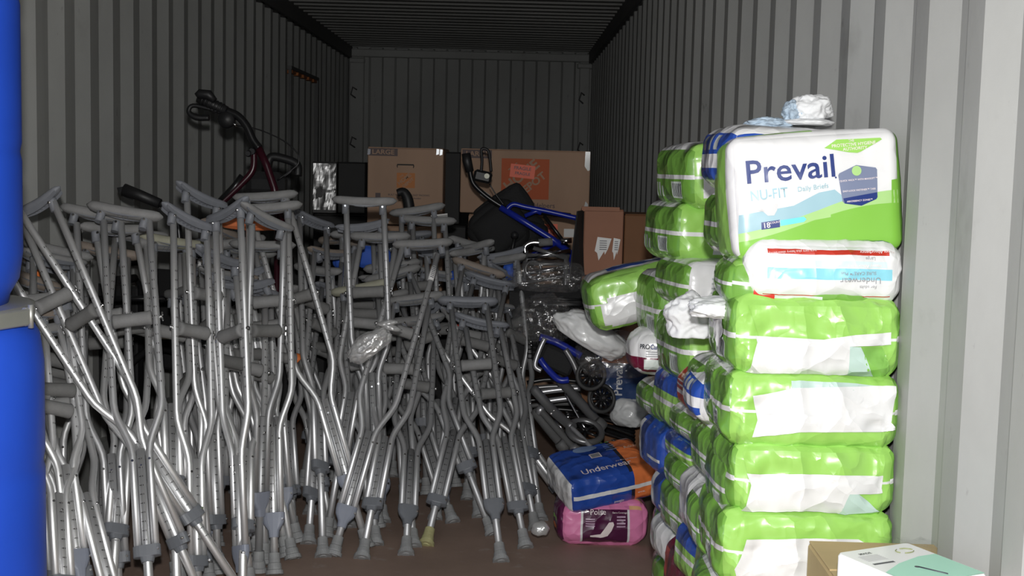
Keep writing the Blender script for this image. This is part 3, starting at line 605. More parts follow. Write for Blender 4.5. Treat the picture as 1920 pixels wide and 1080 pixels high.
AX = [((1, 0, 0), (0, 0, 1), (0, -1, 0)), ((0, 1, 0), (0, 0, 1), (1, 0, 0)), ((-1, 0, 0), (0, 0, 1), (0, 1, 0)), ((0, -1, 0), (0, 0, 1), (-1, 0, 0)), ((1, 0, 0), (0, 1, 0), (0, 0, 1)), ((1, 0, 0), (0, -1, 0), (0, 0, -1))]
class Pack:
    def __init__(s, w, d, h, seed, amp=0.004, bulge=0.012, rad=0.045, fold=0.0, gusset=0.0, smooth=False):
        s.smooth = smooth
        s.H = Vector((w / 2, d / 2, h / 2)); s.seed = Vector((seed * 3.71, seed * 1.37, seed * 7.77)); s.amp = amp; s.bu = bulge; s.r = min(rad, min(s.H) * 0.85); s.fold = fold; s.g = gusset
    def pt(s, c, off=0.0):
        H = s.H; r = s.r
        p = Vector((c.x * H.x, c.y * H.y, c.z * H.z)); q = Vector([max(-(H[i] - r), min(H[i] - r, p[i])) for i in range(3)])
        d = p - q; nrm = d.normalized() if d.length > 1e-9 else Vector(c).normalized(); p = q + nrm * r
        for i in range(3):
            j, k = (i + 1) % 3, (i + 2) % 3
            p[i] += s.bu * c[i] * (1 - c[j] ** 2) * (1 - c[k] ** 2)
        n1 = noise.noise(p * 9 + s.seed); n2 = 1 - abs(noise.noise(p * 17 + s.seed * 1.3)) * 2.4; n3 = 1 - abs(noise.noise(Vector((p.x * 34, p.y * 34, p.z * 14)) + s.seed)) * 2.4
        n4 = 1 - abs(noise.noise(Vector((p.x * 16 + p.z * 9, p.y * 16, p.z * 22 - p.x * 12)) + s.seed * 2)) * 4
        sm = 0.3 if s.smooth else 1.0
        disp = s.amp * (1.1 * n1 + 0.45 * sm * max(0, n2) ** 2 + 0.25 * sm * max(0, n3) ** 2 + 0.5 * sm * max(0, n4) ** 2)
        if s.fold and c.y < -0.98:
            sl = 0.80 - 0.07 * c.z; t = (sl - abs(c.x + 0.02)) / 0.02; disp += s.fold * max(0, min(1, t))
            t2 = (0.02 - c.z - 0.06 * c.x * c.x) / 0.03; disp += s.fold * 0.8 * max(0, min(1, t2)) * max(0, min(1, t))
        return p + nrm * (disp + off)
    def mesh(s, name, m, n):
        ix = {}; vs = []; fs = []; uvs = []
        mp = lambda i: (lambda a: a * (1.45 - 0.45 * a * a))(-1 + 2 * i / n)
        for f, (U, V, Wn) in enumerate(AX):
            U, V, Wn = Vector(U), Vector(V), Vector(Wn)
            def vid(i, j):
                a, b_ = mp(i), mp(j); c = U * a + V * b_ + Wn; key = (round(c.x, 4), round(c.y, 4), round(c.z, 4))
                if key not in ix: ix[key] = len(vs); vs.append(tuple(s.pt(c)))
                return ix[key]
            for i in range(n):
                for j in range(n):
                    fs.append((vid(i, j), vid(i + 1, j), vid(i + 1, j + 1), vid(i, j + 1)))
                    for (a, b_) in ((i, j), (i + 1, j), (i + 1, j + 1), (i, j + 1)): uvs += [2 * f + (mp(a) + 1) / 2, (mp(b_) + 1) / 2]
        me = bpy.data.meshes.new(name); me.from_pydata(vs, [], fs); me.materials.append(m)
        uvl = me.uv_layers.new(name='UVMap'); uvl.data.foreach_set('uv', uvs)
        me.polygons.foreach_set('use_smooth', [True] * len(fs)); me.update(); return me
    def decal(s, name, parent, m, face, pts2, faces, off=0.0006, cell=0.02):
        off = off * 1.3 + 0.0018; cell = cell * 0.6
        """flat print laid on the film: pts2 in metres on the face"""
        U, V, Wn = [Vector(a) for a in AX[face]]; bm = bmesh.new(); vv = [bm.verts.new((x, y, 0)) for x, y in pts2]
        for f in faces:
            try: bm.faces.new([vv[i] for i in f])
            except ValueError: pass
        xs = [p[0] for p in pts2]; ys = [p[1] for p in pts2]
        for ax, lo, hi in ((0, min(xs), max(xs)), (1, min(ys), max(ys))):
            t = lo + cell
            while t < hi:
                co = [0, 0, 0]; co[ax] = t; no = [0, 0, 0]; no[ax] = 1
                bmesh.ops.bisect_plane(bm, geom=bm.verts[:] + bm.edges[:] + bm.faces[:], plane_co=co, plane_no=no); t += cell
        hu = abs(s.H.dot(U)); hv = abs(s.H.dot(V))
        for v in bm.verts:
            a = max(-0.999, min(0.999, v.co.x / hu)); b_ = max(-0.999, min(0.999, v.co.y / hv)); v.co = s.pt(U * a + V * b_ + Wn, off)
        me = bpy.data.meshes.new(name); bm.to_mesh(me); bm.free(); me.materials.append(m)
        for p_ in me.polygons: p_.use_smooth = True
        o = bpy.data.objects.new(name, me); COL.objects.link(o); o.parent = parent; return o
    def text(s, body, parent, m, face, x, y, size, rot=0.0, bold=0.0, sx=1.0, off=0.0016, name='lettering', cell=0.02):
        bold = bold * 0.35 if size < 0.03 else bold
        vs, fs = text_geo(body, size, bold); c, q = math.cos(rot), math.sin(rot)
        return s.decal(name, parent, m, face, [(x + c * v.x * sx - q * v.y, y + q * v.x * sx + c * v.y) for v in vs], fs, off, cell)
    def poly(s, name, parent, m, face, pts, off=0.0006, cell=0.015):
        return s.decal(name, parent, m, face, pts, [tuple(range(len(pts)))], off, cell)
def place_pack(name, pk, skin, label, loc, rot, n, group=None, me=None):
    root = thing(name, label, 'package' if 'paper' in label else 'diaper pack', loc, rot, group)
    film_ = inst('film_wrap', me or pk.mesh('film_wrap', SK[skin], n), root)
    return root
def box_at(xl, yt, yb, s, W, D, yw=0.0, pitch=0.0, roll=0.0):
    """centre of a pack whose front lower-left corner column shows at xl, between yt and yb, at scale s"""
    yw = yw if yw < 0.15 else 0.15 + (yw - 0.15) * 0.2
    a = P(xl, yt, s); b_ = P(xl, yb, s); h = (a - b_).length; c = (a + b_) / 2
    if D > 0.21: h *= 0.95
    rot = Matrix.Rotation(yw, 3, 'Z') @ Matrix.Rotation(roll, 3, 'Y') @ Matrix.Rotation(pitch, 3, 'X')
    return c + rot @ Vector((W / 2, (D / 2 if D < 0.21 else -D / 2), 0)), rot, h
INKM = mat('black print', (0.015, 0.02, 0.03, 1), 0.35); NAVM = mat('navy print', (0.012, 0.03, 0.16, 1), 0.35); GRNM = mat('green print', G1, 0.3); GRYM = mat('slate blue print', (0.17, 0.20, 0.30, 1), 0.3)
CYM = mat('cyan print', (0.15, 0.62, 0.80, 1), 0.3); PCY = mat('pale blue print', (0.30, 0.47, 0.54, 1), 0.3); PGR = mat('pale green print', (0.36, 0.58, 0.22, 1), 0.3); WHM = mat('white print', (0.76, 0.66, 0.66, 1), 0.3)
MGR = mat('mid green print', (0.20, 0.46, 0.06, 1), 0.3); GYT = mat('grey print', (0.25, 0.25, 0.27, 1), 0.4); REDM = mat('red print', (0.55, 0.03, 0.02, 1), 0.3)
# --- front stack
XF = 0.405; WF = 0.335; DF = 0.28
def front(yt, yb, xl, xr, skin, label, seed, n=40, name='diaper_pack', s=990, D=DF, **k):
    a = P(xl, (yt + yb) / 2, s); b_ = P(xr, (yt + yb) / 2, s); W = (b_ - a).length; h = (yb - yt) / s
    rot = Matrix.Rotation(k.pop('yaw', 0.0), 3, 'Z') @ Matrix.Rotation(k.pop('roll', 0.0), 3, 'Y')
    c = (a + b_) / 2 + rot @ Vector((0, D / 2, 0))
    pk = Pack(W, D, h + 0.004, seed, **k); r = place_pack(name, pk, skin, label, c, rot, n)
    return pk, r, W, h
def flap(pk, r, box, pts, m, name='end_flap', off=0.0022):
    xl, xr, yt, yb = box; cx, cy = (xl + xr) / 2, (yt + yb) / 2
    pk.poly(name, r, m, 0, [((x - cx) / 990, -(y - cy) / 990 - 0.02 * (x - cx) / 990) for x, y in pts], off=off, cell=0.012)
WFLAP = rectskin('white flap film', WH, [], bump=0.9); GFLAP = rectskin('green flap film', G1, [], bump=0.9); CFL = rectskin('pale tinted flap film', (0.46, 0.60, 0.55, 1), [], bump=0.9); GTF = rectskin('green tinted flap film', (0.20, 0.44, 0.08, 1), [], bump=0.9)
B_ = dict(amp=0.0045, bulge=0.006, rad=0.034)
bx = (1372, 1692, 560, 706)
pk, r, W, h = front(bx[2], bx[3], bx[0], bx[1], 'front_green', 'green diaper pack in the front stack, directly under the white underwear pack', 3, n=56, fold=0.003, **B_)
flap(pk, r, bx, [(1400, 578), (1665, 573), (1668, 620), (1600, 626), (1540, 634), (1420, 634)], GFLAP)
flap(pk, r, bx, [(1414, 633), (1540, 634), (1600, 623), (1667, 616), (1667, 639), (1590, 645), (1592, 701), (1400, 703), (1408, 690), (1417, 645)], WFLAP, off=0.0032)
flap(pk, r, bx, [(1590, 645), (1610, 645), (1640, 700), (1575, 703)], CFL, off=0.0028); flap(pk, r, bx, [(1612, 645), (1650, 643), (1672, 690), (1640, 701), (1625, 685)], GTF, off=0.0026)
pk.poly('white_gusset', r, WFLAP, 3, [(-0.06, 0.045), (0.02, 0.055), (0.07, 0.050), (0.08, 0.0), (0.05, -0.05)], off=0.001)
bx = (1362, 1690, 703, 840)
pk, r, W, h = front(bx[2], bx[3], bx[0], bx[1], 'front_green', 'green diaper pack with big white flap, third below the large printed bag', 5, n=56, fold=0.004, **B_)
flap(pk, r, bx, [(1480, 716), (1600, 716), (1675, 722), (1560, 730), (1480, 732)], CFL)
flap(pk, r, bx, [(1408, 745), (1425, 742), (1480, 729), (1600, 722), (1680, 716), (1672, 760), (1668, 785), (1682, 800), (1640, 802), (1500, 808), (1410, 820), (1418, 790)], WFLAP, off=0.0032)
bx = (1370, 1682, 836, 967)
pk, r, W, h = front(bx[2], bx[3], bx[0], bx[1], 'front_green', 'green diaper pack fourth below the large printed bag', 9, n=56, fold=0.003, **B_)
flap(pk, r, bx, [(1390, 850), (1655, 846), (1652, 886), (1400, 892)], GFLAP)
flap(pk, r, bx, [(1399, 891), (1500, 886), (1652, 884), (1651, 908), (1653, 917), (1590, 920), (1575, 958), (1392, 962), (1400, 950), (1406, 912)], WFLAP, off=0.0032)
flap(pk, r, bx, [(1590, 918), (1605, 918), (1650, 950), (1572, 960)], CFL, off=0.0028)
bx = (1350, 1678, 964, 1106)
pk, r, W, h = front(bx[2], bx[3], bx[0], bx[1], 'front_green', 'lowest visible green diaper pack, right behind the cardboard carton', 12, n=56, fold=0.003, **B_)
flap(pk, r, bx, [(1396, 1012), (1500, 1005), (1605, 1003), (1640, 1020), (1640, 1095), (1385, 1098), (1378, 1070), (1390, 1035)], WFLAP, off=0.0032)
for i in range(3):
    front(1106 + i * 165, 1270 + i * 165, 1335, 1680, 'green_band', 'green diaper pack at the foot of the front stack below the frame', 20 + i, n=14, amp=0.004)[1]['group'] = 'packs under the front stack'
# white underwear pack
pk, r, W, h = front(455, 568, 1402, 1693, 'underwear', 'white adult underwear pack with cyan and red stripes, printed upside down', 31, n=70, gusset=1.0, amp=0.003, bulge=0.008, rad=0.035, D=0.27)
pk.text('Underwear', r, GYT, 0, W * 0.22, -0.012, 0.017, math.pi + 0.03)
pk.text('SURE CARE\u2122 Plus', r, GYT, 0, W * 0.205, 0.0015, 0.0085, math.pi + 0.03, bold=0.01)
pk.text('For adults', r, GYT, 0, W * 0.27, -0.024, 0.008, math.pi + 0.03)
pk.text('Heavy Absorbency', r, WHM, 0, W * 0.24, 0.015, 0.0085, math.pi + 0.05, bold=0.01)
pk.text('Large', r, GYT, 0, W * 0.28, 0.029, 0.0085, math.pi)
pk.text('Heavy Absorbency', r, WHM, 0, W * 0.33, 0.042, 0.009, math.pi + 0.03, bold=0.01)
pk.text('sure care plus heavy absorbency', r, WHM, 0, -W * 0.22, 0.038, 0.007, math.pi + 0.10)
# large printed bag on top
s = 985; a = P(1536, 363, s)
rot = Matrix.Rotation(0.03, 3, 'Z') @ Matrix.Rotation(-0.085, 3, 'Y') @ Matrix.Rotation(-0.07, 3, 'X')
pk = Pack(0.330, 0.17, 0.238, 41, amp=0.0028, bulge=0.008, rad=0.026, smooth=True)
r = place_pack('diaper_pack', pk, 'prevail', 'large white and green bag with big script lettering on top of the front stack', a + rot @ Vector((0, 0.095, 0)), rot, 84)
W2, H2 = 0.165, 0.119
curve = lambda x: -0.040 + 0.018 * (x / W2) + 0.014 * math.sin(x / W2 * 2.2 + 0.4)
xs = [-W2 * 0.97 + i * W2 * 1.94 / 14 for i in range(15)]
pk.poly('green_print', r, MGR, 0, [(-W2 * 0.97, -H2 * 0.97), (W2 * 0.97, -H2 * 0.97)] + [(x, curve(x) - 0.012) for x in reversed(xs)], off=0.0004)
pk.poly('pale_green_print', r, PGR, 0, [(x, curve(x) - 0.012) for x in xs] + [(x, curve(x) + 0.004 + 0.010 * max(0, x / W2)) for x in reversed(xs)], off=0.0004)
pk.poly('pale_blue_print', r, PCY, 0, [(x, curve(x) + 0.004 + 0.010 * max(0, x / W2)) for x in xs if x < 0.06] + [(0.05, -0.012), (0.03, 0.006), (0.0, 0.002), (-0.05, -0.020), (-0.155, -0.032)], off=0.0004)
pk.poly('green_strip', r, MGR, 0, [(W2 * 0.80, -H2 * 0.9), (W2 * 0.97, -H2 * 0.9), (W2 * 0.97, 0.02), (W2 * 0.86, 0.018), (W2 * 0.84, -0.05)], off=0.0005)
pk.text('Prevail', r, NAVM, 0, -0.052, 0.048, 0.062, 0.02, bold=0.012, sx=1.05, off=0.0014)
pk.text('.', r, NAVM, 0, 0.033, 0.036, 0.03, 0, off=0.0014)
pk.text('NU-FIT', r, PCY, 0, -0.096, 0.004, 0.027, 0.05, bold=0.03, sx=0.85, off=0.0030)
pk.text('Daily Briefs', r, PCY, 0, -0.012, 0.012, 0.013, 0.07, bold=0.02, off=0.0030)
pk.poly('green_badge', r, GRNM, 0, [(0.015, 0.086), (0.040, 0.100), (0.125, 0.099), (0.128, 0.096), (0.085, 0.075), (0.078, 0.073), (0.062, 0.075)])
pk.text('THE', r, WHM, 0, 0.068, 0.0965, 0.006, 0.02, bold=0.02); pk.text('PROTECTIVE HYGIENE', r, WHM, 0, 0.072, 0.0895, 0.0085, 0.03, bold=0.03); pk.text('AUTHORITY', r, WHM, 0, 0.074, 0.0815, 0.0085, 0.03, bold=0.03)
pk.poly('slate_badge', r, GRYM, 0, [(0.040, 0.036), (0.074, 0.050), (0.112, 0.043), (0.1145, 0.039), (0.1125, -0.013), (0.110, -0.017), (0.080, -0.028), (0.048, -0.022), (0.044, -0.018), (0.038, 0.032)])
pk.poly('navy_badge', r, NAVM, 0, [(0.0455, -0.012), (0.112, -0.004), (0.1125, -0.013), (0.110, -0.017), (0.080, -0.028), (0.048, -0.022)], off=0.0011)
pk.poly('round_badge', r, PGR, 0, [(0.074 + 0.0095 * math.cos(t * math.pi / 8), 0.039 + 0.0095 * math.sin(t * math.pi / 8)) for t in range(16)], off=0.0012)
for tx, ty in (('QUICK WICK\u2122 WITH MAXSOFT\u2122', 0.022), ('EASY-LOCK FASTENER\u2122 TABS', 0.002), ('ABSORBENCY ZONES\u2122', -0.018)): pk.text(tx, r, WHM, 0, 0.077, ty, 0.0047, 0.03, bold=0.03, off=0.0018)
pk.poly('count_badge', r, NAVM, 0, [(-0.113, -0.062), (-0.078, -0.059), (-0.078, -0.045), (-0.113, -0.048)], off=0.0010); pk.text('18', r, WHM, 0, -0.1035, -0.0545, 0.0145, 0.08, bold=0.03, off=0.002); pk.text('COUNT', r, WHM, 0, -0.087, -0.0495, 0.0055, 0.08, bold=0.02, off=0.002)
pk.poly('cyan_arrow', r, CYM, 0, [(-0.077, -0.057), (-0.032, -0.052), (-0.027, -0.047), (-0.032, -0.042), (-0.077, -0.046)], off=0.0010); pk.poly('pale_arrow', r, PGR, 0, [(-0.030, -0.052), (0.020, -0.046), (0.020, -0.036), (-0.030, -0.042), (-0.025, -0.047)], off=0.0010)
pk.poly('diaper_picture', r, mat('pale grey print', (0.55, 0.55, 0.56, 1), 0.4), 0, [(-0.120, -0.020), (-0.108, -0.014), (-0.085, -0.012), (-0.080, -0.016), (-0.082, -0.026), (-0.088, -0.036), (-0.100, -0.036), (-0.108, -0.028), (-0.120, -0.024)], off=0.0010)
# --- side columns (front-left edge x, top, bottom, scale, width, depth, yaw, skin, label)
PK_ = [
 (1312, 238, 352, 880, 0.36, 0.24, 0.10, 'blue_white', 'white and blue pack lying on top just behind the large printed bag'),
 (1314, 352, 470, 880, 0.34, 0.24, 0.25, 'white_blue', 'crumpled white pack with navy tab behind the large printed bag'),
 (1340, 468, 560, 900, 0.30, 0.22, -0.05, 'green_dark', 'dark green pack with a red sticker left of the white underwear pack'),
 (1227, 272, 386, 690, 0.36, 0.28, 0.55, 'green_bottom', 'highest green pack of the rear stack, white corner facing out'),
 (1205, 373, 480, 680, 0.36, 0.28, 0.50, 'green_side', 'second green pack down in the rear stack'),
 (1224, 474, 560, 700, 0.34, 0.26, 0.50, 'white_blue', 'white pack with navy end and green side, third in the rear stack'),
 (1094, 512, 612, 610, 0.30, 0.22, 0.05, 'green_low', 'green and white pack sticking out tilted toward the carton stack'),
 (1190, 500, 632, 655, 0.30, 0.26, 0.35, 'green_dark', 'dark green pack behind the tilted pack that sticks out'),
 (1228, 568, 700, 720, 0.30, 0.26, 0.35, 'green_side', 'green pack below the crumpled loose diapers'),
 (1190, 622, 704, 690, 0.26, 0.14, 0.05, 'procare', 'white and maroon pack with black and blue lettering'),
 (1190, 700, 768, 640, 0.30, 0.25, 0.2, 'green_side', 'small green pack right under the white and maroon one'),
 (1222, 672, 788, 700, 0.30, 0.26, 0.35, 'green_blue', 'bulging green pack with blue top beside the maroon and white pack'),
 (1265, 680, 765, 790, 0.30, 0.24, 0.2, 'red', 'red pack with a white band in the middle of the pile'),
 (1284, 655, 768, 830, 0.30, 0.26, 0.1, 'green_side', 'green pack just left of the front stack behind the red one'),
 (1305, 706, 798, 900, 0.20, 0.20, 0.0, 'blue_white', 'blue and white banded pack wedged beside the front stack'),
 (1252, 748, 808, 760, 0.30, 0.25, 0.2, 'green_side', 'green pack directly below the red pack'),
 (1196, 768, 868, 650, 0.28, 0.24, 0.3, 'navy', 'navy blue pack with white torn end above the floor packs'),
 (1245, 795, 850, 740, 0.28, 0.24, 0.25, 'green_blue', 'thin green pack with blue top beside the navy pack'),
 (1292, 766, 880, 840, 0.30, 0.26, 0.1, 'green_side', 'upright green pack left of the fourth front pack'),
 (1322, 805, 945, 900, 0.30, 0.22, 0.05, 'green_dark', 'green pack under clear film touching the fourth front pack'),
 (1240, 832, 905, 740, 0.30, 0.26, 0.2, 'green_side', 'green pack with orange specks above the white barcode pack'),
 (1268, 862, 986, 800, 0.30, 0.24, 0.35, 'white_green', 'white pack with green barcode block low in the pile'),
 (1218, 868, 955, 690, 0.28, 0.24, 0.25, 'navy', 'navy pack low down next to the blue and orange pack'),
 (1234, 880, 985, 735, 0.30, 0.25, 0.2, 'green_side', 'green pack low down between the navy and the barcode pack'),
 (1216, 950, 1035, 700, 0.26, 0.22, 0.4, 'white', 'white soft pack on the floor beside the pink pack'),
 (1242, 990, 1100, 745, 0.28, 0.24, 0.2, 'maroon', 'dark red pack at the bottom edge of the pile'),
 (1262, 958, 1070, 790, 0.28, 0.26, 0.25, 'green_blue', 'blue-topped green pack at the bottom left of the front stack'),
 (1300, 985, 1110, 850, 0.28, 0.24, 0.1, 'green_side', 'white and green barcode pack at the bottom beside the lowest front pack'),
 (1318, 945, 1060, 910, 0.20, 0.20, 0.05, 'green_dark', 'green pack seen through clear film beside the lowest front pack'),
]
for i, (xl, yt, yb, s, W, D, yw, sk, lb) in enumerate(PK_):
    roll = -0.25 if xl == 1094 else rnd.uniform(-0.06, 0.06)
    c, rot, h = box_at(xl, yt, yb, s, W, D, yw, 0, roll)
    # keep the far corner off the wall
    ext = max((rot @ Vector((sx * W / 2, sy * D / 2, 0))).x for sx in (-1, 1) for sy in (-1, 1)); over = c.x + ext - (XR - 0.005)
    if over > 0: W2_ = max(0.16, W - over / max(0.3, math.cos(yw))); c, rot, h = box_at(xl, yt, yb, s, W2_, D, yw, 0, roll); W = W2_
    pk = Pack(W, D, h, 50 + i, amp=0.0028, bulge=0.009, rad=0.038, fold=0.002)
    r = place_pack('diaper_pack', pk, sk, lb, c, rot, 26)
    if sk == 'procare':
        pk.text('PRO', r, INKM, 0, -W / 2 + 0.026, 0.020, 0.017, 0, bold=0.08, sx=0.8); pk.text('Care', r, NAVM, 0, -W / 2 + 0.054, 0.020, 0.017, 0, bold=0.06, sx=0.8)
        for k in range(3): pk.poly('text_line', r, GYT, 0, [(-W / 2 + 0.03, 0.006 - k * 0.006), (-W / 2 + 0.09, 0.006 - k * 0.006), (-W / 2 + 0.09, 0.008 - k * 0.006), (-W / 2 + 0.03, 0.008 - k * 0.006)])
    if xl == 1340: pk.poly('red_sticker', r, REDM, 0, [(-0.10, -0.03), (-0.06, -0.03), (-0.06, 0.0), (-0.10, 0.0)])
# hidden layers that carry the columns
gi = 0
hid = [(0, 0, 14)]
for (s, top) in ((880, 0.78), (795, 0.60), (720, 0.55), (660, 0.55)):
    z = 0.0; y = F / s
    while z + 0.15 < top:
        pk = Pack(0.27, 0.24, 0.15, 90 + gi, amp=0.004); loc = Vector((0.605, y + 0.15, z + 0.076))
        r = place_pack('diaper_pack', pk, 'green_side', 'green diaper pack hidden at the foot of the pile against the wall', loc, Matrix.Identity(3), 10, 'hidden packs at the foot of the pile'); z += 0.152; gi += 1
for (s, z0, z1) in ((880, 0.78, 1.12), (795, 0.6, 1.05), (700, 0.55, 0.95)):
    z = z0; y = F / s
    while z + 0.15 < z1:
        pk = Pack(0.22, 0.24, 0.15, 90 + gi, amp=0.004); r = place_pack('diaper_pack', pk, 'green_side', 'green diaper pack inside the pile against the wall', Vector((0.63, y + 0.17, z + 0.076)), Matrix.Identity(3), 10, 'inner packs of the pile'); z += 0.152; gi += 1
# --- floor packs
a = onfloor(1128, 1026, 0.0); s = 560
pk = Pack(0.30, 0.20, 0.155, 140, amp=0.004, bulge=0.012, rad=0.045)
rot = Matrix.Rotation(0.03, 3, 'Z'); r = place_pack('pad_pack', pk, 'pink', 'pink and plum pad pack lying on the floor at the foot of the pile', a + Vector((0, 0.10, 0.080)), rot, 40)
pk.text('Poise', r, WHM, 0, -0.02, 0.045, 0.026, 0.03, bold=0.0); pk.text('Extra Coverage', r, WHM, 0, 0.055, 0.044, 0.008, 0)
pk.poly('pad_picture', r, WHM, 0, [(-0.045, -0.035), (-0.01, -0.030), (0.005, -0.008), (0.018, 0.012), (0.032, 0.014), (0.036, 0.004), (0.028, -0.018), (0.015, -0.036), (-0.01, -0.042), (-0.045, -0.040)])
for k in range(4):
    pk.poly('text_line', r, mat('lilac print', (0.45, 0.30, 0.42, 1), 0.4), 0, [(0.045, 0.028 - k * 0.011), (0.075, 0.028 - k * 0.011), (0.075, 0.033 - k * 0.011), (0.045, 0.033 - k * 0.011)])
    pk.poly('text_line', r, MC['lilac print'], 0, [(-0.062, 0.020 - k * 0.008), (-0.03, 0.020 - k * 0.008), (-0.03, 0.024 - k * 0.008), (-0.062, 0.024 - k * 0.008)])
pk = Pack(0.325, 0.25, 0.125, 150, amp=0.003, bulge=0.008, rad=0.028)
rot = Matrix.Rotation(0.30, 3, 'Z') @ Matrix.Rotation(-0.16, 3, 'Y') @ Matrix.Rotation(0.22, 3, 'X')
r = place_pack('pad_pack', pk, 'blue_orange', 'blue and orange underwear pack lying tilted on the pink pack', a + Vector((0.0, 0.12, 0.225)), rot, 44)
pk.poly('round_picture', r, mat('steel blue print', (0.20, 0.28, 0.45, 1), 0.4), 4, [(-0.03 + 0.045 * math.cos(t * math.pi / 10), 0.075 + 0.022 * math.sin(t * math.pi / 10)) for t in range(20)])
pk.poly('white_square', r, WHM, 4, [(-0.035, -0.005), (0.005, -0.005), (0.005, 0.028), (-0.035, 0.028)]); pk.poly('grey_square', r, GYT, 4, [(-0.031, -0.001), (0.001, -0.001), (0.001, 0.024), (-0.031, 0.024)], off=0.001)
pk.text('Underwear', r, WHM, 4, -0.01, -0.078, 0.040, 0, bold=0.01); pk.text('For Men and Women', r, WHM, 4, 0.075, -0.055, 0.009, 0, bold=0.02); pk.text('Adult', r, mat('pale orange print', (0.75, 0.55, 0.42, 1), 0.4), 4, 0.125, 0.03, 0.026, 0.2, bold=0.0)
for k in range(4): pk.poly('text_line', r, MC['steel blue print'], 4, [(0.035, 0.075 - k * 0.015), (0.075, 0.075 - k * 0.015), (0.075, 0.081 - k * 0.015), (0.035, 0.081 - k * 0.015)])
pk.text('people', r, WHM, 0, 0.01, -0.036, 0.013, 0, bold=0.01); pk.text('www.', r, WHM, 0, 0.095, -0.02, 0.012, 0, bold=0.02)
# ------------------------------------------------------------------ drums
def drum(loc, z0, z1, r0, lb, flip=False):
    h = z1 - z0; t = thing('plastic_drum', lb, 'drum', (loc[0], loc[1], z0))
    prof = [(r0 * 0.90, 0.0), (r0 * 0.975, 0.015), (r0, 0.05), (r0, h * 0.30), (r0 * 0.985, h * 0.32), (r0, h * 0.34), (r0, h * 0.64), (r0 * 0.985, h * 0.66), (r0, h * 0.68), (r0 * 1.0, h * 0.88), (r0 * 0.97, h * 0.94), (r0 * 0.90, h * 0.975), (r0 * 0.885, h)]
    if flip: prof = [(r, h - z) for r, z in reversed(prof)]
    MB().lathe(prof, n=72).build('shell', BLUEP, t, False)
    return t
dx, dy = -1.262, 2.62
lowtop = 0.985
t = drum((dx, dy), 0.0, lowtop, 0.287, 'lower royal blue plastic drum at the left edge, under the metal clamp ring')
rg = MB(); pr = [(0.258, lowtop - 0.024), (0.268, lowtop - 0.028), (0.270, lowtop - 0.016), (0.267, lowtop - 0.004), (0.270, lowtop + 0.004), (0.258, lowtop + 0.006)]
rg.lathe(pr, n=72); o = rg.build('clamp_ring', mat('dull galvanised steel', (0.50, 0.50, 0.47, 1), 0.45, 0.7, var=0.15), t, False)
# the clamp's lever on the side toward the crutches
ang = -0.32; cx, cy = 0.276 * math.cos(ang), 0.276 * math.sin(ang)
lv = MB(); rz = Matrix.Rotation(ang + math.pi / 2, 3, 'Z')
lv.box((cx * 1.01, cy * 1.01, lowtop - 0.012), (0.12, 0.008, 0.034), bev=0.003, rot=rz); lv.box((0.278 * math.cos(ang + 0.23), 0.278 * math.sin(ang + 0.23), lowtop - 0.012), (0.020, 0.016, 0.038), bev=0.005, rot=Matrix.Rotation(ang + 0.23 + math.pi / 2, 3, 'Z'))
lv.tube([(0.285 * math.cos(ang + 0.26), 0.285 * math.sin(ang + 0.26), lowtop - 0.036), (0.285 * math.cos(ang + 0.26), 0.285 * math.sin(ang + 0.26), lowtop + 0.012)], 0.006, 8)
lv.build('lever', MC['dull galvanised steel'], o, False)
drum((dx - 0.022, dy), lowtop, lowtop + 0.95, 0.268, 'upper royal blue plastic drum stacked on the other at the left edge', flip=True)

# ------------------------------------------------------------------ cartons
def flat_text(body, parent, m, size, c, rx=None, bold=0.0, name='lettering', sx=1.0):
    vs, fs = text_geo(body, size, bold); rx = rx or Matrix.Identity(3); c = Vector(c)
    mb = MB().add([c + rx @ Vector((v.x * sx, 0, v.y)) for v in vs], fs, 0, False); return mb.build(name, m, parent, False)
def plate(parent, m, pts, c, name='print', th=0.0012, rx=None):
    c = Vector(c); rx = rx or Matrix.Identity(3); n = len(pts)
    vs = [c + rx @ Vector((x, 0, z)) for x, z in pts] + [c + rx @ Vector((x, th, z)) for x, z in pts]
    fs = [tuple(range(n)), tuple(reversed(range(n, 2 * n)))] + [(i, i + n, (i + 1) % n + n, (i + 1) % n) for i in range(n)]
    return MB().add(vs, fs, 0, False).build(name, m, parent, False)
def rectp(x0, z0, x1, z1): return [(x0, z0), (x1, z0), (x1, z1), (x0, z1)]
def carton(loc, w, d, h, m, label, yw=0.0, tape=True, group=None):
    """loc = centre of the bottom; front face is -Y"""
    t = thing('carton', label, 'box', loc, Matrix.Rotation(yw, 3, 'Z'), group)
    MB().box((0, 0, (h - 0.004) / 2), (w, d, h - 0.004), bev=0.004).build('body', m, t, False)
    for sy in (-1, 1): MB().box((0, sy * d / 4, h - 0.002), (w - 0.004, d / 2 - 0.003, 0.004), bev=0.0015).build('flap', m, t, False)
    if tape:
        tp = MB().box((0, 0, h + 0.0006), (w - 0.002, 0.05, 0.0008)); tp.box((w / 2 + 0.0008, 0, h - 0.035), (0.0008, 0.05, 0.07)); tp.box((-w / 2 - 0.0008, 0, h - 0.035), (0.0008, 0.05, 0.07)); tp.build('tape', CLEAR, t, False)
    return t
CINK = mat('faded grey ink on cardboard', (0.115, 0.085, 0.085, 1), 0.7); CLOG = mat('orange ink on cardboard', (0.48, 0.10, 0.03, 1), 0.7); CLOGD = mat('dull orange ink on cardboard', (0.50, 0.19, 0.06, 1), 0.7); TAPE = mat('shiny parcel tape', (0.75, 0.75, 0.75, 1), 0.1, 0.6)
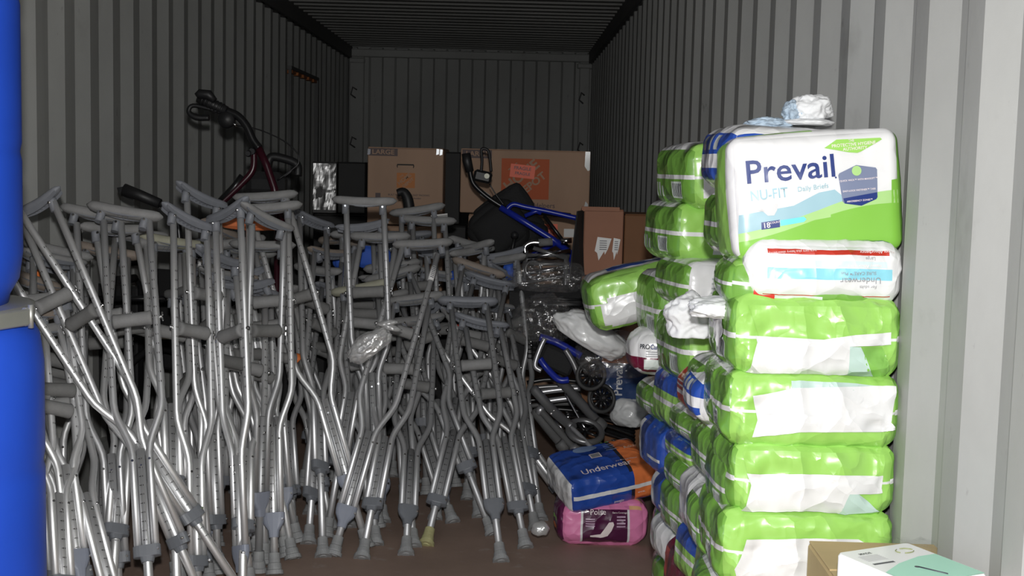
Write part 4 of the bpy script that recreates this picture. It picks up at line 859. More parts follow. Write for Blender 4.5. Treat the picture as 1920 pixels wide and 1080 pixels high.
def logo(t, cx, cz, w, h, ink, y):
    plate(t, ink, rectp(cx - w / 2, cz - h / 2, cx + w / 2, cz + h / 2), (0, y - 0.0012, 0), 'logo_square')
    rx = Matrix.Rotation(-R(40), 3, 'Y'); u = w / 0.23
    for body, sz, off, sx in (('THE', 0.030, (-0.055, 0.052), 1.0), ('HOME', 0.066, (-0.018, 0.016), 1.05), ('DEPOT', 0.050, (0.030, -0.030), 1.05)):
        flat_text(body, t, CARD, sz * u, (cx + off[0] * u, y - 0.0022, cz + off[1] * u), rx, bold=0.03, name='logo_lettering', sx=sx)
def cart_px(x0, x1, yt, yb, s, d, m, label, **k):
    a = P(x0, yb, s); b_ = P(x1, yb, s); tp = P((x0 + x1) / 2, yt, s); w_ = (b_ - a).length; c = (a + b_) / 2; yw = k.pop('yw', 0.0)
    off = Matrix.Rotation(yw, 3, 'Z') @ Vector((0, d / 2, 0))
    return carton((c.x + off.x, c.y + off.y, c.z), w_, d, tp.z - c.z, m, label, yw=yw, **k), w_, tp.z - c.z, c
c1, w1, h1, p1 = cart_px(688, 829, 277, 421, 358, 0.62, CARD, 'tan moving carton marked LARGE with a handle slot, left of the two', yw=0.0)
y = -0.31
plate(c1, CINK, rectp(-w1 / 2 + 0.006, h1 - 0.045, -w1 / 2 + 0.155, h1 - 0.006), (0, y - 0.0012, 0), 'title_block'); flat_text('LARGE', c1, CARD, 0.034, (-w1 / 2 + 0.08, y - 0.0022, h1 - 0.026), bold=0.02, sx=1.15)
plate(c1, CARDK, [(-0.043, h1 - 0.105), (0.043, h1 - 0.105), (0.046, h1 - 0.094), (0.043, h1 - 0.085), (-0.043, h1 - 0.085), (-0.046, h1 - 0.094)], (0, y - 0.0012, 0), 'handle_slot'); plate(c1, CARD, rectp(-0.040, h1 - 0.108, 0.040, h1 - 0.092), (0, y - 0.003, 0), 'slot_flap')
logo(c1, 0.003, h1 - 0.17, 0.095, 0.078, CLOGD, y)
plate(c1, CINK, rectp(-0.155, h1 - 0.262, -0.128, h1 - 0.238), (0, y - 0.0012, 0), 'ink_square'); flat_text('BUILT FOR SAFE AND EASY PACKING', c1, CINK, 0.013, (0.02, y - 0.0015, h1 - 0.246), bold=0.02); flat_text('homedepot.com/moving', c1, CINK, 0.013, (0.02, y - 0.0015, h1 - 0.262), bold=0.02)
for x, z in ((-w1 / 2 + 0.006, h1 - 0.012), (w1 / 2 - 0.03, h1 - 0.004), (w1 / 2 - 0.012, h1 - 0.006)): plate(c1, TAPE, [(x - 0.008, z - 0.03), (x + 0.006, z - 0.026), (x + 0.008, z), (x - 0.006, z + 0.002)], (0, y - 0.002, 0), 'tape_end')
c2, w2, h2, p2 = cart_px(862, 1104, 281, 401, 350, 0.40, CARD, 'wide tan moving carton with an orange warning sticker over its logo')
y = -0.20
plate(c2, CINK, rectp(-w2 / 2 + 0.008, h2 - 0.050, -w2 / 2 + 0.165, h2 - 0.006), (0, y - 0.0012, 0), 'title_block'); flat_text('LARGE', c2, CARD, 0.036, (-w2 / 2 + 0.088, y - 0.0022, h2 - 0.028), bold=0.02, sx=1.15)
logo(c2, 0.0, h2 - 0.155, 0.255, 0.215, CLOG, y)
flat_text('Movers & Helpers', c2, CINK, 0.036, (0.03, y - 0.0015, h2 - 0.295), bold=0.01)
STK = mat('fluorescent orange sticker', (0.90, 0.13, 0.05, 1), 0.5)
rr = Matrix.Rotation(R(5), 3, 'Y')
plate(c2, STK, rectp(-0.066, -0.035, 0.066, 0.035), (-0.015, y - 0.0035, h2 - 0.115), 'warning_sticker', rx=rr); flat_text('FRAGILE', c2, INK, 0.025, (-0.015, y - 0.0048, h2 - 0.100), rr, bold=0.01); flat_text('FRAGILE', c2, INK, 0.022, (-0.015, y - 0.0048, h2 - 0.128), rr, bold=0.01)
plate(c2, TAPE, [(w2 / 2 - 0.028, h2 - 0.002), (w2 / 2 - 0.002, h2 - 0.002), (w2 / 2 - 0.002, h2 - 0.10), (w2 / 2 - 0.012, h2 - 0.105), (w2 / 2 - 0.03, h2 - 0.08)], (0, y - 0.002, 0), 'tape_end')
plate(c2, TAPE, [(w2 / 2 - 0.03, 0.03), (w2 / 2 - 0.004, 0.02), (w2 / 2 - 0.006, 0.06), (w2 / 2 - 0.02, 0.075)], (0, y - 0.002, 0), 'tape_end')
c3, w3, h3, p3 = cart_px(876, 1096, 404, 520, 352, 0.40, CARD, 'lower tan carton under the wide one, with sticker and white label')
plate(c3, TAPE, rectp(-w3 / 2 + 0.01, h3 - 0.09, -w3 / 2 + 0.05, h3 - 0.02), (0, y - 0.002, 0), 'tape_end')
rr = Matrix.Rotation(R(-3), 3, 'Y'); sx0 = P(1026, 432, 352) - Vector(c3.matrix_basis.translation)
plate(c3, STK, rectp(-0.055, -0.034, 0.055, 0.034), (sx0.x, y - 0.0035, sx0.z), 'warning_sticker', rx=rr); flat_text('FRAGILE', c3, INK, 0.022, (sx0.x, y - 0.0048, sx0.z + 0.014), rr, bold=0.01); flat_text('FRAGILE', c3, INK, 0.022, (sx0.x, y - 0.0048, sx0.z - 0.014), rr, bold=0.01)
plate(c3, WHITE, rectp(-0.027, -0.022, 0.027, 0.022), (sx0.x + 0.115, y - 0.002, sx0.z - 0.01), 'label')
for (x0, x1, a, bb, s, lb) in ((690, 828, 424, 560, 358, 'tan carton hidden below the left moving carton'), (688, 826, 562, 775, 357, 'lowest tan carton of the left stack'), (870, 1100, 524, 760, 351, 'lowest tan carton of the wide stack')): cart_px(x0, x1, a, bb, s, 0.42, CARD, lb, group='cartons at the foot of the back stacks')
# black shiny wrapped box at the far left, and black crate beside it
c5, w5, h5, p5 = cart_px(585, 631, 303, 400, 330, 0.35, mat('black film wrap', (0.04, 0.04, 0.04, 1), 0.3), 'box wrapped in crinkled shiny silver film left of the moving cartons', tape=False)
m = MB(); n1 = 16
vs = []; fs = []
for i in range(n1 + 1):
    for j in range(n1 + 1):
        x = (-0.5 + i / n1) * w5 * 0.92; z = 0.02 + (h5 - 0.03) * j / n1; q = Vector((x * 16, z * 11, 3)); vs.append((x, -0.180 - 0.012 * noise.noise(q) - 0.004 * noise.noise(q * 3), z))
for i in range(n1):
    for j in range(n1): a = i * (n1 + 1) + j; fs.append((a, a + n1 + 1, a + n1 + 2, a + 1))
m.add(vs, fs, 0, False); m.build('foil_sheet', mat('crinkled silver film', (0.5, 0.5, 0.5, 1), 0.42, 1.0), c5, False)
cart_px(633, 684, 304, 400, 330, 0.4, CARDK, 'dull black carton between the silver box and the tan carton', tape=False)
cart_px(585, 684, 402, 700, 332, 0.4, CARDK, 'black crate low behind the crutches', tape=False)  # added black crate, darkens the void low behind the pile
cart_px(830, 861, 285, 420, 345, 0.3, CARDK, 'narrow black box between the two moving cartons', tape=False)  # black block put where there is only a shaded gap
cart_px(830, 868, 422, 700, 345, 0.3, CARDK, 'black box under the narrow one between the carton stacks', tape=False)  # added black block carrying that dark gap further down
# reddish cartons on the right
s = 440
c6, w6, h6, p6 = cart_px(1092, 1166, 392, 517, s, 0.26, CARD2, 'reddish carton with two torn white shipping labels', tape=False)
def torn(cx, cz, w_, h_): return [(cx - w_ * 0.35, cz + h_ / 2), (cx + w_ / 2, cz + h_ * 0.44), (cx + w_ * 0.30, cz), (cx + w_ * 0.12, cz - h_ * 0.25), (cx + w_ * 0.08, cz - h_ * 0.10), (cx - w_ * 0.25, cz - h_ / 2), (cx - w_ * 0.35, cz - h_ * 0.18), (cx - w_ / 2, cz - h_ * 0.1)]
def lab(t, cx, cz, w_, h_, y):
    l_ = plate(t, WHITE, torn(cx, cz, w_, h_), (0, y - 0.002, 0), 'shipping_label')
    for k in range(5): plate(t, INK, rectp(cx - w_ * 0.22, cz + h_ * (0.32 - 0.09 * k), cx + w_ * 0.22, cz + h_ * (0.35 - 0.09 * k)), (0, y - 0.0032, 0), 'label_print')
lab(c6, 0.0, 0.115, 0.07, 0.10, -0.13); lab(c6, 0.056, 0.115, 0.034, 0.095, -0.13)
MB().box((-0.07 + 0.055, -0.128, h6 + 0.0), (w6 * 0.96, 0.004, 0.02), bev=0.001).build('upright_flap', CARD2, c6, False)
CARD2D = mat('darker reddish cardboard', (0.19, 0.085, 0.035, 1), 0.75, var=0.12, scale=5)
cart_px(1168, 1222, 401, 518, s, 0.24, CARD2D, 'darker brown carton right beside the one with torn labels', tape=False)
c7, w7, h7, p7 = cart_px(1080, 1226, 519, 640, s, 0.32, CARD2, 'open reddish carton under the labelled one, printed letters on its front', tape=False)
flat_text('REBOUND', c7, INK, 0.020, (-w7 / 2 + 0.085, -0.163, h7 - 0.022), bold=0.02)
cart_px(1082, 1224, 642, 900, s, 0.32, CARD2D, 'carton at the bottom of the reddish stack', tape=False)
# black plate painting in the shade on the labelled carton's left side
m = MB(); pts = [P(1064, 560, 450), P(1084, 396, 450), P(1096, 394, 440), P(1096, 560, 440)]
m.add(pts + [p_ + Vector((-0.006, 0, 0)) for p_ in pts], [(0, 1, 2, 3), (7, 6, 5, 4), (0, 4, 5, 1), (1, 5, 6, 2), (2, 6, 7, 3), (3, 7, 4, 0)], 0, False)
tag(m.build('leaning_screen', BLKC), 'narrow black mesh panel leaning against the side of the labelled carton', 'panel')
# carton in the right foreground with the mint booklet box on it
cc = P(1512, 1015, 1030); ztop = cc.z
t = thing('carton', 'open-topped tan carton at the bottom right, plastic tape over its top', 'box', (cc.x + 0.145, cc.y - 0.17, 0), Matrix.Rotation(-0.02, 3, 'Z'))
MB().box((0, 0, (ztop - 0.004) / 2), (0.29, 0.34, ztop - 0.004), bev=0.004).build('body', CARD3, t, False)
MB().box((0, 0.086, ztop - 0.001), (0.286, 0.165, 0.004), bev=0.001).build('flap', CARD3, t, False); MB().box((0, -0.086, ztop - 0.001), (0.286, 0.165, 0.004), bev=0.001).build('flap', CARD3, t, False)
m = MB(); vs = []; fs = []
for i in range(15):
    for j in range(9):
        x = 0.0 + i * 0.011 - 0.07; yy = 0.165 - j * 0.012; q = Vector((x * 60, yy * 60, 1)); vs.append((x + 0.05, yy + 0.012, ztop + 0.008 + 0.012 * abs(noise.noise(q)) + 0.006 * noise.noise(q * 2.7)))
for i in range(14):
    for j in range(8): a = i * 9 + j; fs.append((a, a + 9, a + 10, a + 1))
m.add(vs, fs); m.build('crumpled_tape', CLEAR, t, False)
MINT = mat('mint green print', (0.36, 0.66, 0.52, 1), 0.4)
cn = P(1567, 1050, 1190); yw = 0.46; ux = Vector((math.cos(yw), math.sin(yw), 0)); vy = Vector((math.sin(yw), -math.cos(yw), 0))
zb = ztop + 0.004; ctr = cn + ux * 0.074 + vy * 0.085
rot = Matrix.Rotation(yw, 3, 'Z')
t = thing('product_box', 'white and mint box with rounded corners lying on the bottom right carton', 'box', (ctr.x, ctr.y, zb), rot)
def rrect(w_, d_, r_, n=6):
    o = []
    for cx, cy, a0 in ((w_ / 2 - r_, d_ / 2 - r_, 0), (-w_ / 2 + r_, d_ / 2 - r_, 90), (-w_ / 2 + r_, -d_ / 2 + r_, 180), (w_ / 2 - r_, -d_ / 2 + r_, 270)):
        for k in range(n): a = R(a0 + 90 * k / (n - 1)); o.append((cx + r_ * math.cos(a), cy + r_ * math.sin(a)))
    return o
o_ = rrect(0.148, 0.17, 0.008); n1 = len(o_); bh = 0.070
m = MB().add([(x, y_, 0) for x, y_ in o_] + [(x, y_, bh - 0.004) for x, y_ in o_] + [(x * 0.97, y_ * 0.98, bh) for x, y_ in o_], [tuple(reversed(range(n1))), tuple(range(2 * n1, 3 * n1))] + [(k * n1 + i, k * n1 + (i + 1) % n1, (k + 1) * n1 + (i + 1) % n1, (k + 1) * n1 + i) for k in range(2) for i in range(n1)], 0, False)
m.build('body', mat('glossy white card', (0.78, 0.78, 0.78, 1), 0.3, coat=0.3), t, False)
def topflat(parent, m_, pts, name, z=None):
    z = bh + 0.0006 if z is None else z; n_ = len(pts)
    return MB().add([(x, y_, z) for x, y_ in pts] + [(x, y_, z - 0.0005) for x, y_ in pts], [tuple(range(n_)), tuple(reversed(range(n_, 2 * n_)))], 0, False).build(name, m_, parent, False)
topflat(t, MINT, [(-0.070, -0.082), (0.070, -0.082), (0.070, 0.020), (0.035, 0.020), (-0.02, 0.004), (-0.070, -0.022)], 'mint_print')
def toptext(body, size, x, y_, rot_=0.0, m_=GYT, bold=0.0):
    vs, fs = text_geo(body, size, bold); c, q = math.cos(rot_), math.sin(rot_)
    MB().add([(x + c * v.x - q * v.y, y_ + q * v.x + c * v.y, bh + 0.0009) for v in vs], fs, 0, False).build('lettering', m_, t, False)
toptext('MADE', 0.009, -0.035, 0.062, 0, INK, 0.02)
for k in range(6): topflat(t, mat('light grey ink', (0.6, 0.6, 0.6, 1), 0.5), [(-0.058, 0.052 - k * 0.0045), (-0.018, 0.052 - k * 0.0045), (-0.018, 0.0532 - k * 0.0045), (-0.058, 0.0532 - k * 0.0045)], 'text_line')
for k in range(14): topflat(t, INK, [(-0.060 + k * 0.003, 0.012), (-0.0585 + k * 0.003, 0.012), (-0.0585 + k * 0.003, 0.018), (-0.060 + k * 0.003, 0.018)], 'barcode_bar')
rgm = MB()
for a0 in (0, 120, 240):
    pts = [(0.035 + 0.016 * math.cos(R(a0 + k * 10)), 0.050 + 0.011 * math.sin(R(a0 + k * 10)), bh + 0.001) for k in range(10)]
    rgm.tube(pts, 0.0009, 4)
rgm.build('recycling_mark', mat('olive ink', (0.25, 0.28, 0.12, 1), 0.5), t, False)
rgm = MB(); rgm.tube([(-0.005, -0.022, bh + 0.001), (0.012, -0.065, bh + 0.001)], 0.0013, 4); rgm.lathe([(0.004, 0), (0.004, 0.001)], (-0.006, -0.020, bh), 10); rgm.build('drawn_tool', INK, t, False)

# ------------------------------------------------------------------ crumpled soft things
def crumple(name, c, dims, seed, m, label, cat, rot=None, sub=5, amp=0.28, fr=2.2, creases=1.0):
    bm = bmesh.new(); bmesh.ops.create_icosphere(bm, subdivisions=sub, radius=1.0); sd = Vector((seed * 5.1, seed * 2.3, seed))
    for v in bm.verts:
        p = v.co.copy(); d = amp * noise.noise(p * fr + sd) + creases * 0.07 * (1 - abs(noise.noise(p * fr * 2 + sd)) * 3) + creases * 0.025 * (1 - abs(noise.noise(p * fr * 4.5 + sd)) * 3)
        q = p * (1 + d); q.z = max(q.z, -0.75); v.co = Vector((q.x * dims[0] / 2, q.y * dims[1] / 2, q.z * dims[2] / 2))
    me = bpy.data.meshes.new(name); bm.to_mesh(me); bm.free(); me.materials.append(m)
    for p_ in me.polygons: p_.use_smooth = True
    o = bpy.data.objects.new(name, me); COL.objects.link(o); M = Matrix.Translation(c)
    if rot is not None: M = M @ rot.to_4x4()
    o.matrix_basis = M; return tag(o, label, cat)
SOFT = mat('white nonwoven fabric', (0.72, 0.73, 0.74, 1), 0.75, bump=0.3, bscale=60)
SOFTB = mat('pale blue nonwoven fabric', (0.42, 0.52, 0.62, 1), 0.75, var=0.3, scale=30, bump=0.3, bscale=60)
crumple('loose_diaper', P(1520, 204, 900), (0.085, 0.07, 0.06), 3, SOFT, 'crumpled white loose diaper on the very top of the packs', 'diaper', amp=0.35, fr=1.6, creases=0.9)
crumple('loose_diaper', P(1488, 212, 900), (0.045, 0.06, 0.05), 8, SOFTB, 'pale blue backed loose diaper beside the crumpled white one on top', 'diaper', amp=0.3)
crumple('folded_diaper', P(1512, 230, 900), (0.115, 0.10, 0.018), 11, SOFT, 'flat folded white diaper under the crumpled one on top', 'diaper', amp=0.08, creases=0.3)
crumple('loose_diaper', P(1440, 232, 900), (0.09, 0.08, 0.025), 14, SOFTB, 'blue-grey flattened diaper left of the white one on top', 'diaper', amp=0.25)
crumple('loose_diaper', P(1296, 597, 850), (0.11, 0.10, 0.105), 5, SOFT, 'bunched white open diaper bulging out beside the green packs', 'diaper', amp=0.35, fr=1.6, creases=0.9)
crumple('loose_diaper', P(1362, 578, 950), (0.15, 0.12, 0.045), 6, SOFT, 'long flat white diaper tucked under the white underwear pack', 'diaper', amp=0.2, creases=0.8)
SFG = mat('white soft film', (0.66, 0.67, 0.67, 1), 0.35, coat=0.4, bump=0.3, bscale=25)
crumple('soft_bag', P(1108, 627, 560), (0.27, 0.16, 0.115), 21, SFG, 'soft white bag with faint green print under the tilted green pack', 'bag', rot=Matrix.Rotation(R(30), 3, 'Y'), amp=0.18, fr=1.4, creases=0.5)
crumple('soft_bag', P(1182, 775, 470), (0.15, 0.12, 0.13), 23, SFG, 'small soft white bag beside the wheels', 'bag', amp=0.18, fr=1.5, creases=0.5)
# clear bag holding a navy pack, lettering running up its front
pkc = Pack(0.19, 0.15, 0.22, 77, amp=0.004, bulge=0.010, rad=0.035); pc = P(1168, 712, 472)
SK['navy_orange'] = rectskin('navy film with orange top', (0.03, 0.06, 0.16, 1), [(0, 0, 0.80, 1, 0.95, OR), (0, 0, 0.95, 1, 1, GW)])
r = place_pack('diaper_pack', pkc, 'navy_orange', 'navy pack with upright white lettering and orange top, behind the wheels', pc + Vector((0, 0.08, 0)), Matrix.Identity(3), 24)
pkc.text('Prevail', r, mat('grey white print', (0.5, 0.5, 0.52, 1), 0.4), 0, -0.018, 0.0, 0.048, math.pi / 2, bold=0.02)
crumple('clear_bag', P(1150, 668, 540), (0.26, 0.20, 0.17), 25, CLEAR, 'clear plastic bag draped over the white bag and navy pack', 'bag', amp=0.2, fr=1.6, creases=0.9)
crumple('clear_bag', P(1030, 520, 520), (0.26, 0.25, 0.12), 26, CLEAR, 'crinkled clear plastic wrap left of the reddish cartons', 'bag', amp=0.25, fr=2, creases=1.4)
crumple('clear_bag', P(1020, 600, 520), (0.20, 0.25, 0.18), 27, CLEAR, 'clear plastic wrap hanging over the black wire basket', 'bag', amp=0.25, fr=2, creases=1.4)
o = crumple('plastic_bag', P(694, 648, 560), (0.16, 0.09, 0.085), 28, MILKY, 'milky white plastic bag hanging from a crutch handgrip', 'bag', rot=Matrix.Rotation(R(-38), 3, 'Y'), amp=0.2, fr=1.7, creases=0.9)
for (x, y_, q) in ((726, 606, -10), (733, 614, 15)):
    t_ = crumple('bag_knot', P(x, y_, 562), (0.07, 0.04, 0.022), 29 + q, MILKY, 'x', 'bag', rot=Matrix.Rotation(R(q), 3, 'Y'), sub=3, amp=0.3); t_.parent = o; t_.matrix_basis = o.matrix_basis.inverted() @ t_.matrix_basis
    for k in ('label', 'category'): del t_[k]
crumple('plastic_scrap', P(1013, 992, 556), (0.06, 0.05, 0.05), 33, MILKY, 'scrap of thin plastic wrapped round a crutch tip', 'plastic', sub=3, amp=0.3)
crumple('green_wrapper', P(1170, 850, 500) , (0.16, 0.14, 0.035), 34, mat('torn green film', G2, 0.3, coat=0.4), 'torn green wrapper behind the blue and orange pack', 'wrapper', rot=Matrix.Rotation(R(25), 3, 'Y'), amp=0.3)
# cushions and cloths among the crutches
def cushion(x, y_, s, dims, m, label, rot=None, seed=1, cat='cushion'):
    pk = Pack(dims[0], dims[1], dims[2], seed, amp=0.002, bulge=0.006, rad=min(dims) * 0.45); me = pk.mesh('cushion', m, 12)
    o = bpy.data.objects.new('cushion', me); COL.objects.link(o); M = Matrix.Translation(P(x, y_, s))
    if rot is not None: M = M @ rot.to_4x4()
    o.matrix_basis = M; return tag(o, label, cat)
cushion(700, 482, 455, (0.13, 0.05, 0.09), BLUEF, 'bright blue foam cushion between the crutches in the middle', Matrix.Rotation(0.1, 3, 'Y'), 2)
cushion(640, 490, 450, (0.06, 0.05, 0.06), BLUEF, 'small blue foam block left of the blue cushion', None, 3)
cushion(867, 525, 440, (0.11, 0.06, 0.07), BLUEF, 'blue foam cushion behind the upright crutches right of centre', Matrix.Rotation(0.3, 3, 'Y'), 4)
cushion(955, 508, 440, (0.045, 0.05, 0.07), BLUEF, 'small blue foam piece beside the thin bluish pad', None, 5)
ORC = mat('orange foam', (0.62, 0.17, 0.06, 1), 0.8, bump=0.3, bscale=120)
cushion(470, 421, 540, (0.20, 0.04, 0.028), ORC, 'orange foam strip lying under the highest grey pads', Matrix.Rotation(0.02, 3, 'Y'), 6, 'cloth')

# ------------------------------------------------------------------ rollators, walkers and frames
def pt(name, pts, r, m, parent, n=8, sub=True):
    q = [P(*p) for p in pts]
    if sub and len(q) > 2:                                   # rounded path
        out = []
        for i in range(len(q) - 1):
            p0, p1, p2, p3 = q[max(i - 1, 0)], q[i], q[i + 1], q[min(i + 2, len(q) - 1)]
            for k in range(5):
                t = k / 5; out.append(0.5 * ((2 * p1) + (p2 - p0) * t + (2 * p0 - 5 * p1 + 4 * p2 - p3) * t * t + (3 * p1 - p0 - 3 * p2 + p3) * t ** 3))
        out.append(q[-1])
        if isinstance(r, (list, tuple)): r = [r[i // 5] + (r[min(i // 5 + 1, len(r) - 1)] - r[i // 5]) * (i % 5) / 5 for i in range(len(out))]
        q = out
    return MB().tube(q, r, n).build(name, m, parent)
t = thing('rollator', 'dark red and black rollator standing by the left wall, brake handle up high', 'walker', (P(500, 400, 470).x, P(500, 400, 470).y, 0))
s = 470
h_ = pt('handgrip', [(372, 183, s), (395, 194, s), (425, 208, s)], [0.020, 0.0215, 0.019], BLACK, t, 14, False)
q = MB()
for i in range(7): q.tube([P(380 + i * 6, 187 + i * 2.9, s), P(382.5 + i * 6, 188 + i * 2.9, s)], 0.0235, 12)
q.build('grip_ribs', BLACK, h_)
m = MB().tube([P(368, 180, s + 3), P(374, 176, s + 3), P(392, 178, s + 3), P(403, 189, s + 3)], [0.012, 0.019, 0.020, 0.012], 12); m.build('palm_rest', BLACK, h_)
pt('handle_tube', [(425, 208, s), (445, 217, s), (462, 236, s), (474, 262, s), (486, 278, s)], 0.0165, BLKP, t, 10)
pt('brake_lever', [(422, 214, s), (395, 205, s), (362, 198, s), (354, 210, s), (368, 220, s), (392, 221, s)], [0.008, 0.008, 0.009, 0.010, 0.013, 0.012], BLACK, t, 8)
m = MB(); m.lathe([(0.0, -0.02), (0.030, -0.018), (0.036, 0.0), (0.030, 0.02), (0.0, 0.022)], P(425, 224, s), 20, 0, 'Y'); m.build('brake_housing', BLACK, t)
m = MB(); m.tube([P(437, 232, s), P(443, 235, s)], 0.006, 8); m.build('cable_end', STEEL, t)
pt('brake_cable', [(443, 235, s), (485, 243, s), (530, 263, s), (556, 285, s), (560, 300, s), (555, 312, s), (520, 338, s)], 0.0028, BLKP, t, 6)
pt('frame_tube', [(484, 276, s), (500, 310, s), (514, 352, s), (530, 430, s)], 0.0155, MAROON, t, 10, False)
pt('frame_tube', [(476, 285, s), (474, 318, s), (452, 345, s), (410, 385, s)], 0.0135, MAROON, t, 10)
m = MB(); m.lathe([(0.012, -0.022), (0.015, -0.01), (0.015, 0.01), (0.012, 0.022)], P(474, 284, s), 12, 0, 'Y'); m.lathe([(0.010, -0.035), (0.014, -0.022)], P(468, 288, s), 10, 0, 'Y'); m.build('height_knob', BLKP, t)
pt('handle_tube', [(502, 312, s - 30), (508, 295, s - 30), (530, 297, s - 30), (556, 308, s - 30), (558, 330, s - 30)], 0.019, BLACK, t, 10)
pt('brake_lever', [(556, 305, s - 30), (545, 322, s - 30), (522, 338, s - 30)], 0.005, BLKP, t, 6)
cushm = MB().box(P(500, 345, s - 10), (0.16, 0.12, 0.10), bev=0.03); cushm.build('seat_bag', BLKC, t)
pt('frame_tube', [(400, 392, s), (440, 350, s), (455, 330, s)], 0.015, BLKP, t, 8, False)
for x in (400, 520, 470):
    a = P(x, 400, s - 10); m = MB().tube([a, (a.x, a.y, 0.10)], 0.013, 8); m.build('leg', MAROON, t)
    m = MB().torus((a.x, a.y, 0.095), 0.075, 0.02, (1, 0.2, 0)); m.build('wheel', BLACK, t)
# black foam grip of a folded walker behind the long pads
t = thing('walker', 'walker whose black foam handgrip points up left above the long pads', 'walker', (P(270, 380, 520).x, P(270, 380, 520).y, 0)); s = 520
pt('handgrip', [(232, 356, s), (262, 366, s), (300, 382, s)], [0.024, 0.020, 0.018], BLACK, t, 14, False)
m = MB(); a = P(221, 358, s); m.add([P(219, 352, s), P(240, 348, s), P(250, 376, s), P(238, 372, s), P(222, 363, s)], [(0, 1, 2, 3, 4), (4, 3, 2, 1, 0)], 0, False); m.build('torn_foam', BLACK, t)
pt('frame_tube', [(300, 382, s), (318, 389, s), (330, 400, s), (338, 470, s), (345, 640, s)], 0.0125, BLKP, t, 10)
pt('frame_tube', [(165, 400, s), (140, 395, s), (150, 470, s), (155, 700, s)], 0.0125, BLKP, t, 10)
pt('cross_bar', [(155, 560, s), (342, 560, s)], 0.010, BLKP, t, 8, False)
# made-up black wheelchairs, added as a dark backdrop in the gaps behind the crutches
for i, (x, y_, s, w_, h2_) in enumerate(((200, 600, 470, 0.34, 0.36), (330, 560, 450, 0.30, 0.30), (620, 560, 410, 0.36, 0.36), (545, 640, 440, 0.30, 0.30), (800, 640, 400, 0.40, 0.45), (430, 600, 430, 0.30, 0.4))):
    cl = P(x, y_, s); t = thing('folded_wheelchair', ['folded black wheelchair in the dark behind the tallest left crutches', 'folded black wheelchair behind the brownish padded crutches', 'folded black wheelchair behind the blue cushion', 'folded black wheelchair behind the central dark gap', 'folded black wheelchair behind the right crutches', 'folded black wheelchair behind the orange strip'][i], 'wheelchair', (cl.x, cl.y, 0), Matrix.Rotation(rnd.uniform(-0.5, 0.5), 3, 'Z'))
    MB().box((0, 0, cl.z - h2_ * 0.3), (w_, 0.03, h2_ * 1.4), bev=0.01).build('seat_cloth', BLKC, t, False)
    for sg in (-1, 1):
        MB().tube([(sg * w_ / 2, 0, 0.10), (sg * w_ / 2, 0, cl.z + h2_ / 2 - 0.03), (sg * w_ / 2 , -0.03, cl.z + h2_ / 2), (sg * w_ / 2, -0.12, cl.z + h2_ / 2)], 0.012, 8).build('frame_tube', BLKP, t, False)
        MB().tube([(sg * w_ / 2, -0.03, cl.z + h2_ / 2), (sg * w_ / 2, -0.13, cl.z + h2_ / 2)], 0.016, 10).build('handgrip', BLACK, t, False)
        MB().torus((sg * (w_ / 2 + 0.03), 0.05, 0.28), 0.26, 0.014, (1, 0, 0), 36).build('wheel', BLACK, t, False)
# blue rollator on its back in front of the cartons
s = 410
t = thing('rollator', 'blue rollator tipped over in front of the wide carton, black handle raised', 'walker', (P(960, 430, s).x, P(960, 430, s).y, 0))
pt('handgrip', [(874, 288, s), (876, 302, s), (881, 322, s)], [0.021, 0.022, 0.019], BLACK, t, 14, False)
pt('handle_tube', [(881, 320, s), (887, 343, s), (905, 362, s), (928, 379, s), (950, 392, s)], 0.0115, BLKP, t, 10)
m = MB().tube([P(903, 361, s - 1), P(916, 370, s - 1)], 0.0135, 10); m.build('sticker', WHITE, t)
m = MB(); m.box(P(905, 331, s - 3), (0.085, 0.025, 0.055), bev=0.012, rot=Matrix.Rotation(0.2, 3, 'Y')); m.build('brake_housing', BLACK, t)
m = MB().lathe([(0.012, 0), (0.012, 0.003)], P(913, 330, s) + Vector((0, -0.025, 0)), 14, 0, 'Y'); m.build('maker_badge', mat('cream plastic', (0.55, 0.55, 0.42, 1), 0.4), t)
pt('brake_lever', [(902, 322, s), (904, 300, s), (903, 280, s), (915, 282, s), (919, 300, s), (921, 322, s)], 0.0065, BLACK, t, 8)
pt('brake_cable', [(918, 345, s), (930, 365, s), (945, 385, s)], 0.003, BLKP, t, 6)
pt('frame_tube', [(938, 388, s), (990, 420, s), (1035, 448, s), (1070, 475, s)], 0.0155, BLUEM, t, 10, False)
pt('frame_tube', [(948, 395, s), (962, 383, s), (985, 388, s), (1030, 397, s), (1085, 410, s)], 0.012, BLUEM, t, 10)
pt('frame_tube', [(1050, 452, s), (1010, 472, s), (975, 490, s)], 0.011, BLUEM, t, 10, False)
pt('frame_tube', [(984, 405, s), (1005, 396, s), (1015, 400, s)], 0.010, BLUEM, t, 8, False)
pt('brace', [(1020, 404, s - 2), (1066, 465, s - 2)], 0.0085, BLKP, t, 8, False)
pt('brace', [(1015, 398, s - 2), (1070, 405, s - 2)], 0.013, BLKP, t, 8, False)
pt('leg', [(1068, 470, s), (1075, 560, s), (1080, 680, s)], 0.012, BLUEM, t, 8, False)
pk = Pack(0.235, 0.10, 0.22, 61, amp=0.006, bulge=0.02, rad=0.05); me = pk.mesh('seat_bag', BLKC, 14); inv = t.matrix_basis.inverted()
inst('seat_bag', me, t, inv @ Matrix.Translation(P(935, 430, s - 12)) @ Matrix.Rotation(-0.7, 4, 'Y'))
me = Pack(0.26, 0.05, 0.15, 62, amp=0.004, bulge=0.01, rad=0.02).mesh('backrest_sling', BLKC, 12); inst('backrest_sling', me, t, inv @ Matrix.Translation(P(945, 395, s - 16)) @ Matrix.Rotation(-0.62, 4, 'Y'))
